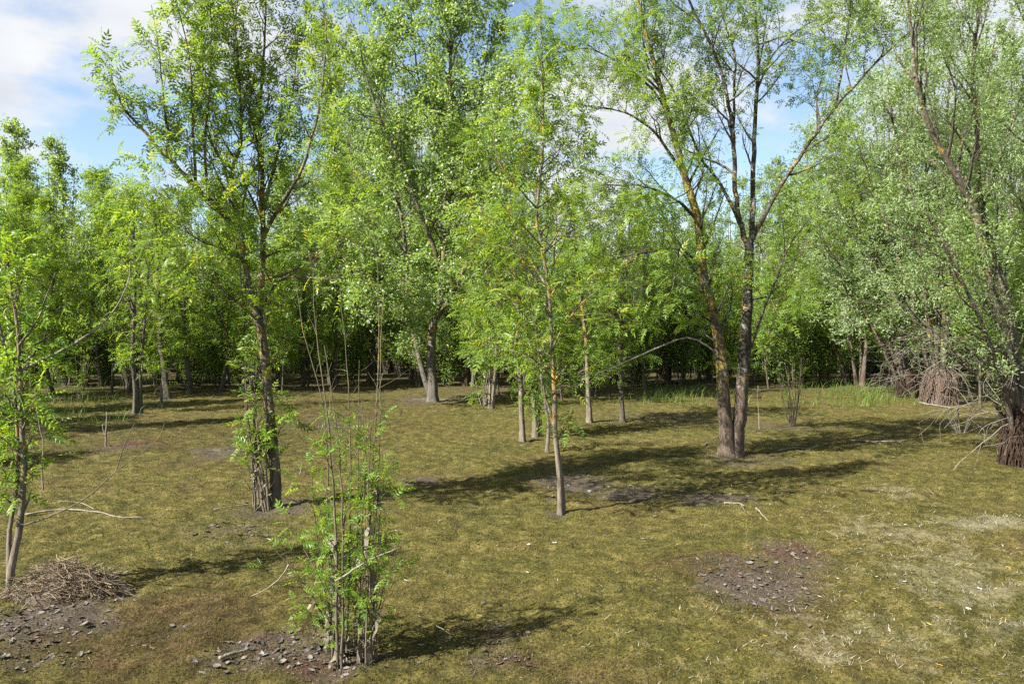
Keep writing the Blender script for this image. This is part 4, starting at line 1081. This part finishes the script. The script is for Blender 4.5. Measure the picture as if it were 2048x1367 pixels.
# ---------------------------------------------------------------- 10. small growth in the glade
def sprout(name, label, base_px, n, hgt, spread, seed, leaves, r=.012, mat='shoot', nside=3, ls=.14):
    b = G(*base_px); rng = np.random.default_rng(seed); st = []
    for k in range(n):
        a = rng.uniform(0, 6.28); tip = b + np.array([math.cos(a) * spread * rng.uniform(.3, 1), math.sin(a) * spread * rng.uniform(.3, 1), hgt * rng.uniform(.6, 1.05)])
        q = b + np.array([math.cos(a), math.sin(a), 0]) * .05
        st.append([q - [0, 0, .04], q + (tip - q) * .45 + rng.normal(size=3) * .03, tip])
    return stem_clump(name, label, b, st, r, seed, M[mat], leaves, ls, (0, 9), leafmat=M['shrub_leaf'], nside=nside, temps=ASH_MID, sidelen=.22 + hgt * .06)
sprout('shoot_clump', 'small clump of bare pointed shoots with leafy tips right of the twin-trunked ash', (1586, 850), 14, 1.7, .42, 71, 60, .017)
sprout('shoot_clump', 'pale shoot clump topped with fresh leaves beside the two-stemmed leaning sapling', (966, 812), 11, 1.4, .45, 72, 60, .016, 'dead_twig')
sprout('leafy_bush', 'small bright leafy bush in the left glade beside the tall grass', (160, 806), 9, 2.1, .4, 73, 150, .014, 'shoot', 6)
sprout('stump_sprouts', 'short stump with a few upright sprouts in the left glade', (323, 812), 5, .75, .12, 74, 0, .025, 'dead_twig')
sprout('twiggy_bush', 'low tangle of bare twigs on the moss left of the leaning willow', (1925, 865), 10, .9, .5, 75, 8, .009, 'dead_twig', 5)
sprout('leafy_sprig', 'little leafy sprig rooted on the moss left of the forked ash foot', (455, 990), 3, .25, .12, 76, 8, .005, 'shoot', 2, .12)
sprout('bare_sprout', 'tiny bare sprout on the open moss before the poplar', (801, 832), 5, .35, .12, 78, 0, .008)
bare_stick('thin_stick', 'thin pale stick standing just right of the twin-trunked ash', upright((1520, 858), [(1519, 830), (1516, 800), (1517, 770)]), .014, 20)
bare_stick('dark_stick', 'thin dark stick standing left of the leaning willow above the dead twigs', upright((1922, 862), [(1918, 830), (1921, 790), (1917, 760)]), .02, 21, M['bark_willow'])
bare_stick('leaning_pole', 'thin yellow-barked pole leaning left at the edge of the right glade', upright((1693, 772), [(1684, 735), (1670, 700), (1662, 670)]), .07, 22, M['bark_pale'], cat='pole')
bare_stick('dead_prong', 'small bare forked prong sticking out of the moss beside the forked ash', upright((597, 952), [(600, 940), (603, 925)]), .012, 23, forks=[path(dpt(952), (600, 940), (594, 930), (590, 924))])
bare_stick('moss_prong', 'tiny dark prong on the open moss left of the crooked sapling', upright((977, 912), [(979, 905), (982, 899)]), .012, 24, M['bark_willow'])

def lying(name, label, pts, r, seed, forks=(), mat=None, group=None):
    def P(q): x, y = spot(*q); return np.array([x, y, gz(x, y) + r * .6 + .012])
    return bare_stick(name, label, [P(q) for q in pts], r, seed, mat, [[P(q) for q in f] for f in forks], 'twig', group)
lying('fallen_branch', 'pale forked branch lying on the moss right of the edge sapling', [(45, 1035), (120, 1025), (195, 1030), (230, 1036), (290, 1037)], .014, 30, forks=[[(195, 1031), (160, 1012), (110, 1008)]])
lying('fallen_twig', 'long thin twig lying in the moss before the forked ash foot', [(425, 1019), (470, 1012), (520, 1008), (560, 1010)], .008, 31)
lying('fallen_twig', 'pale straight twig lying left of the twin-trunked ash', [(1410, 893), (1425, 882), (1440, 873)], .014, 32)
lying('fallen_twig', 'forked pale twig lying on the moss before the twin-trunked ash', [(1450, 1009), (1480, 1011), (1490, 1018)], .012, 33, forks=[[(1484, 1012), (1493, 1030)]])
lying('fallen_twig', 'short pale twig lying diagonally right of the forked twig', [(1514, 1023), (1526, 1034), (1538, 1046)], .013, 34)
lying('fallen_branch', 'long grey branch lying in the shade right of the twin-trunked ash', [(1700, 880), (1740, 884), (1790, 885), (1830, 880)], .02, 35, forks=[[(1740, 884), (1770, 893)]])
lying('fallen_branch', 'crooked grey branch lying in the tree shade just right of the twin trunks', [(1560, 902), (1590, 896), (1620, 897), (1640, 893)], .016, 36)
lying('driftwood_piece', 'pale weathered driftwood piece on the mud left of the foreground shrub', [(432, 1338), (455, 1330), (478, 1322), (492, 1318)], .016, 37)
lying('fallen_twig', 'thin twig lying across the moss right of the foreground shrub foot', [(870, 1262), (885, 1270), (900, 1280)], .006, 38)
lying('fallen_twig', 'pale twig lying on the mud patch at the bottom left corner', [(20, 1272), (35, 1262), (58, 1250)], .008, 39)
lying('fallen_branch', 'bleached branch lying at the foot of the pale-rooted willow', [(1840, 808), (1880, 814), (1920, 818)], .025, 40)

# tall grass patches
def grass_patch(label, px0, px1, py0, py1, n, hgt, seed):
    rng = np.random.default_rng(seed)
    c = np.array([spot(np.clip(rng.normal((px0 + px1) / 2, (px1 - px0) / 2.6), px0 - 90, px1 + 90), (py0 + py1) / 2 + np.clip(rng.normal(), -1.6, 1.6) * (py1 - py0) / 3) for _ in range(n)])
    den = fbm(c[:, 0] * 1.2, c[:, 1] * 1.2, seed, 2); c = c[den > .42]; n = len(c)
    base = np.stack([c[:, 0], c[:, 1], surf(c[:, 0], c[:, 1]) - .01], 1)
    a = rng.uniform(0, 6.28, n); h = hgt * (.12 + 1.0 * rng.random(n) ** 1.6); lean = rng.uniform(.05, .95, n) * h
    dr = np.stack([np.cos(a), np.sin(a), np.zeros(n)], 1); sd = np.stack([-np.sin(a + .8), np.cos(a + .8), np.zeros(n)], 1)
    w = rng.uniform(.004, .009, n)[:, None]
    mid = base + dr * (lean * .3)[:, None] + np.array([0, 0, 1]) * (h * .6)[:, None]
    tip = base + dr * lean[:, None] + np.array([0, 0, 1]) * h[:, None]
    V = np.stack([base - w * sd, base + w * sd, mid + w * .8 * sd, mid - w * .8 * sd, tip], 1)
    i = np.arange(n)[:, None] * 5
    g = Geo(); g.add(V, np.hstack([i, i + 1, i + 2, i + 3]), np.hstack([i + 3, i + 2, i + 4]), np.repeat(rng.random(n), 5))
    o = link('tall_grass', g.mesh('tall_grass', M['grass']), None, 'stuff'); o['label'], o['category'] = label, 'grass'
grass_patch('bright tall grass in the left glade behind the edge sapling', 60, 240, 775, 850, 1500, .36, 81)
grass_patch('tall grass between the dead side branch and the twin-trunked ash', 1275, 1435, 768, 812, 800, .42, 82)
grass_patch('bright tall grass at the foot of the silver willow', 1640, 1850, 772, 812, 1700, .42, 83)
grass_patch('sparse grass blades on the moss between edge sapling and forked ash', 230, 560, 950, 1120, 90, .16, 84)

# ---------------------------------------------------------------- 11. straw heap at the foot of the edge sapling
def straw_heap():
    rng = np.random.default_rng(17)
    b = G(125, 1192); root = thing('straw_heap', 'heap of bleached straw and dead stems washed up against the edge sapling', 'straw heap', b)
    K, S = 14, 40
    g = Geo(); u = np.linspace(0, 1, K); a = np.arange(S) / S * 2 * np.pi
    R = (1 + .18 * np.sin(3 * a + 1) + .1 * np.sin(7 * a))
    X = u[:, None] * R * np.cos(a) * .50; Y = u[:, None] * R * np.sin(a) * .25
    Z = 0.28 * np.clip(1 - u, 0, 1)[:, None] ** .7 * (1 + .3 * (fbm(X * 8 + 5, Y * 8, 4, 3) - .5)) - .03
    idx = np.arange(K * S).reshape(K, S)
    q = np.stack([idx[:-1], np.roll(idx, -1, 1)[:-1], np.roll(idx, -1, 1)[1:], idx[1:]], -1).reshape(-1, 4)
    g.add(np.stack([X, Y, Z], -1).reshape(-1, 3), q); link('mound', g.mesh('mound', M['mud_fuzz'], (0, 0, 0), True), root)
    tm = []
    for k in range(10):
        L = rng.uniform(.22, .5); n = 6
        P = np.stack([np.linspace(-L / 2, L / 2, n), rng.normal() * .05 * np.linspace(-1, 1, n) ** 2, rng.normal() * .03 * np.linspace(-1, 1, n) ** 2], 1)
        g = Geo(); tubes(g, P[None], np.full((1, n), rng.uniform(.0016, .0034)), 4, [rng.random()]); tm.append(g.mesh('straw', M['straw'], (0, 0, 0), True))
    m = 600
    r = rng.random(m) ** .5 * 1.05; a_ = rng.uniform(0, 6.28, m)
    c = np.stack([0.50 * r * np.cos(a_), 0.25 * r * np.sin(a_), 0.28 * np.clip(1 - r, 0, 1) ** .7 + rng.uniform(-.01, .035, m)], 1)
    th = rng.normal(size=m) * .8 - .2; L = rng.uniform(.08, .32, m); tt = np.linspace(-.5, .5, 5)[None, :, None]
    dv = np.stack([np.cos(th), np.sin(th), -.3 * r * np.cos(a_) + rng.normal(size=m) * .25], 1) * L[:, None]
    g = Geo(); tubes(g, c[:, None] + tt * dv[:, None] + rng.normal(size=(m, 5, 3)) * .006, rng.uniform(.001, .003, m)[:, None] * np.ones(5), 3, rng.random(m) * .8)
    link('chaff', g.mesh('chaff', M['straw'], (0, 0, 0), True), root, 'stuff')
    for k in range(300):
        r, a_ = rng.random() ** .5 * 1.05, rng.uniform(0, 6.28)
        x, y = 0.50 * r * math.cos(a_), 0.25 * r * math.sin(a_)
        z = 0.28 * max(1 - r, 0) ** .7 + rng.uniform(.0, .05)
        o = link('straw', tm[k % 10], root)
        o.location = (x, y, z)
        o.rotation_euler = (rng.normal() * .1, .35 * r * math.cos(a_) + rng.normal() * .28, rng.normal() * .75 - .2 + (1.5 if rng.random() < .15 else 0))
straw_heap()

# ---------------------------------------------------------------- 12. fallen leaves
def leaf_template(seed, curl):
    rng = np.random.default_rng(seed); n = 7
    s = np.linspace(0, 1, n); w = .42 * np.sin(np.pi * np.clip(s, .02, .98)) ** .7 * (1.15 - .5 * s) + rng.normal(size=n) * .03
    V = []
    for i in range(n):
        for j, v in enumerate((-1, -.45, 0, .45, 1)):
            V.append((s[i] - .5, v * w[i] * rng.uniform(.85, 1.1), curl * .5 * (v * v * .25 + .3 * (s[i] - .5) ** 2) + rng.normal() * .03 + .03))
    Q = [(i * 5 + j, i * 5 + j + 1, i * 5 + j + 6, i * 5 + j + 5) for i in range(n - 1) for j in range(4)]
    return np.array(V), Q
DEADT = [leaf_template(s, c) for s, c in ((1, .5), (2, 1.0), (3, .2), (4, -.5), (5, .8), (6, 1.3))]
SLIMT = [(v * np.array([1, .32, 1]), q) for v, q in DEADT[:3]]
def leaf_objs(name, n, region, sizes, mat, temps, label, group, seed, cat='leaf', inmud=True):
    rng = np.random.default_rng(seed)
    ms = []
    for k, (v, q) in enumerate(temps):
        for tone in (.15, .5, .9):
            g = Geo(); g.add(v, q, None, np.full(len(v), tone)); ms.append(g.mesh(name, mat, (0, 0, 0), True))
    done = 0; tries = 0
    while done < n and tries < n * 40:
        tries += 1
        px, py = region(rng)
        x, y = spot(px, py)
        if inmud and mask(np.array([x]), np.array([y]), MUD, 101)[0] < .3: continue
        o = link(name, ms[rng.integers(len(ms))]); s = rng.uniform(*sizes)
        o.location = (x, y, float(surf([x], [y])[0]) + .004)
        o.rotation_euler = (rng.normal() * .16, rng.normal() * .16, rng.uniform(0, 6.28)); o.scale = (s, s * rng.uniform(.6, 1.1), s)
        tag(o, label, cat, group); done += 1
box = lambda a, b_, c, d_: (lambda r: (r.uniform(a, b_), r.uniform(c, d_)))
leaf_objs('dry_leaf', 55, box(-20, 290, 1205, 1350), (.04, .085), M['dead_leaf'], DEADT, 'grey curled dry leaf on the mud below the straw heap', 'dry leaves below the straw heap', 301)
leaf_objs('dry_leaf', 50, box(400, 760, 1270, 1365), (.035, .075), M['dead_leaf'], DEADT, 'grey curled dry leaf on the mud at the foreground shrub foot', 'dry leaves at the shrub foot', 302)
leaf_objs('dry_leaf', 40, box(1390, 1640, 1110, 1215), (.045, .09), M['dead_leaf'], DEADT, 'grey dry leaf on the round red-brown mud patch at right', 'dry leaves on the right mud patch', 303)
leaf_objs('dry_leaf', 34, box(1060, 1520, 935, 1012), (.05, .10), M['dead_leaf'], DEADT, 'grey dry leaf on the dark mud streak behind the spire-topped ash', 'dry leaves on the mud streak', 304)
leaf_objs('dry_leaf', 24, box(330, 560, 1035, 1075), (.05, .09), M['dead_leaf'], DEADT, 'grey dry leaf on the moss before the forked ash', 'dry leaves before the forked ash', 305)
leaf_objs('dry_leaf', 26, box(200, 1000, 1060, 1360), (.035, .07), M['dead_leaf'], DEADT, 'lone grey dry leaf on open moss of the foreground', 'lone dry leaves on the moss', 306, inmud=False)
leaf_objs('yellow_leaf', 60, box(1350, 2040, 985, 1340), (.03, .055), M['yellow_leaf'], SLIMT, 'small yellow fallen leaf on the moss at right', 'yellow leaves on the right moss', 307, inmud=False)
leaf_objs('bleached_leaf', 30, box(780, 2040, 1010, 1350), (.03, .07), M['white_leaf'], SLIMT + DEADT[:2], 'small bleached leaf on the foreground moss', 'bleached leaves on the moss', 308, inmud=False)

def leaf_litter():
    rng = np.random.default_rng(44); g = Geo()
    n = 1600
    c = np.array([MUD[i][:4] for i in range(len(MUD))])
    w = np.array([q[2] * q[3] * q[4] for q in MUD]); w = w / w.sum()
    k = rng.choice(len(MUD), n, p=w)
    px = c[k, 0] + c[k, 2] * rng.normal(size=n) * .6; py = np.maximum(c[k, 1] + c[k, 3] * rng.normal(size=n) * .6, 700)
    d = CAM_H * FPX / (py - HOR); x = (px - 1024) / FPX * d; y = d
    s = mask(x, y, MUD, 101) > .25; x, y = x[s], y[s]; n = len(x)
    p = np.stack([x, y, surf(x, y) + .004], 1)
    nz = norm(rng.normal(size=(n, 3)) * .22 + np.array([0, 0, 1])); ax = norm(np.cross(nz, rng.normal(size=(n, 3)))); sd = np.cross(nz, ax)
    T = [(v, np.array(q)) for v, q in [leaf_template(60 + j, .7) for j in range(3)]]
    T = [(v[np.r_[0:35]], q) for v, q in T]
    sz = .014 + .045 * rng.random(n) ** 2.5
    h = n // 2
    put_leaves(g, rng, T, p[:h], ax[:h], sd[:h], nz[:h], sz[:h], 0)
    put_leaves(g, rng, T, p[h:], ax[h:], sd[h:], nz[h:], sz[h:], 1)
    o = link('leaf_litter', g.mesh('leaf_litter', [M['dead_leaf'], M['brown_leaf']], (0, 0, 0), True), None, 'stuff'); o['label'], o['category'] = 'small grey and brown leaf litter strewn over the bare mud', 'leaf litter'
leaf_litter()

# ---------------------------------------------------------------- 13. moss fuzz, dried algae and red weed
def fuzz(name, label, n, seed, mat, w, h, flat, sel, far=34.0, near=3.9, pw=1.15):
    rng = np.random.default_rng(seed)
    y = near * (far / near) ** (rng.random(n) ** pw); x = rng.uniform(-.78, .78, n) * y
    keep = sel(x, y, rng); x, y = x[keep], y[keep]; n = len(x)
    base = np.stack([x, y, surf(x, y) - .003], 1)
    a = rng.uniform(0, 6.28, n); dr = np.stack([np.cos(a), np.sin(a), np.zeros(n)], 1); sd = np.stack([-np.sin(a), np.cos(a), np.zeros(n)], 1)
    k = (y / 6) ** .5
    hh = rng.uniform(*h, n) * k; ww = (rng.uniform(*w, n) * k)[:, None]; fl = rng.uniform(*flat, n)
    tip = base + dr * (hh * fl)[:, None] + np.array([0, 0, 1.]) * (hh * np.sqrt(np.maximum(1 - fl ** 2, .02)))[:, None]
    V = np.stack([base - sd * ww, base + sd * ww, tip], 1); i = np.arange(n)[:, None] * 3
    g = Geo(); tone = np.clip(rng.normal(.5, .22, n) + .5 * (fbm(x * 3, y * 3, seed, 3) - .5), 0, 1)
    g.add(V, None, np.hstack([i, i + 1, i + 2]), np.repeat(tone, 3))
    o = link(name, g.mesh(name, mat), None, 'stuff'); o['label'], o['category'] = label, name.replace('_', ' ')
fuzz('moss', 'olive moss carpeting the whole glade floor', 380000, 91, M['moss_fuzz'], (.0025, .006), (.009, .024), (.4, 1.0), lambda x, y, r: mask(x, y, MUD, 101) + .5 * mask(x, y, PALE, 161) < r.random(len(x)) * .9 + .15)
def debris():
    rng = np.random.default_rng(55); n = 7000
    y = 3.9 * (24 / 3.9) ** rng.random(n); x = rng.uniform(-.78, .78, n) * y
    s = fbm(x * 1.3, y * 1.3, 77, 3) > .47; x, y = x[s], y[s]; n = len(x)
    L = (.012 + .05 * rng.random(n) ** 3) * (y / 7) ** .4; a = rng.uniform(0, 6.28, n)
    c = np.stack([x, y, surf(x, y) + .008], 1); dr = np.stack([np.cos(a), np.sin(a), rng.normal(size=n) * .25], 1)
    t = np.linspace(-.5, .5, 3)[None, :, None]
    P = c[:, None] + t * (dr * L[:, None])[:, None] + rng.normal(size=(n, 3, 3)) * (L * .09)[:, None, None]
    g = Geo(); tubes(g, P, (rng.uniform(.0012, .0035, n) * (y / 7) ** .4)[:, None] * np.ones(3), 3, rng.random(n))
    o = link('plant_debris', g.mesh('plant_debris', M['debris']), None, 'stuff'); o['label'], o['category'] = 'tiny twig and stalk fragments strewn over the moss', 'plant debris'
debris()
fuzz('dried_algae', 'bleached dried algae strands over the moss at right', 170000, 92, M['algae'], (.0015, .004), (.03, .08), (.9, 1.0), lambda x, y, r: mask(x, y, PALE, 161) * .9 * (fbm(x * 6, y * 6, 3, 3) > .5) > r.random(len(x)))
fuzz('dead_weed', 'brown dead weed fibres over the bare mud', 110000, 94, M['mud_fuzz'], (.002, .005), (.012, .04), (.5, 1.0), lambda x, y, r: mask(x, y, MUD, 101) * .9 > r.random(len(x)))
fuzz('red_weed', 'rust-red dead weed matted on the mud patches', 80000, 93, M['red_fuzz'], (.002, .005), (.015, .045), (.5, 1.0), lambda x, y, r: mask(x, y, RED, 131) > r.random(len(x)) * 1.1)
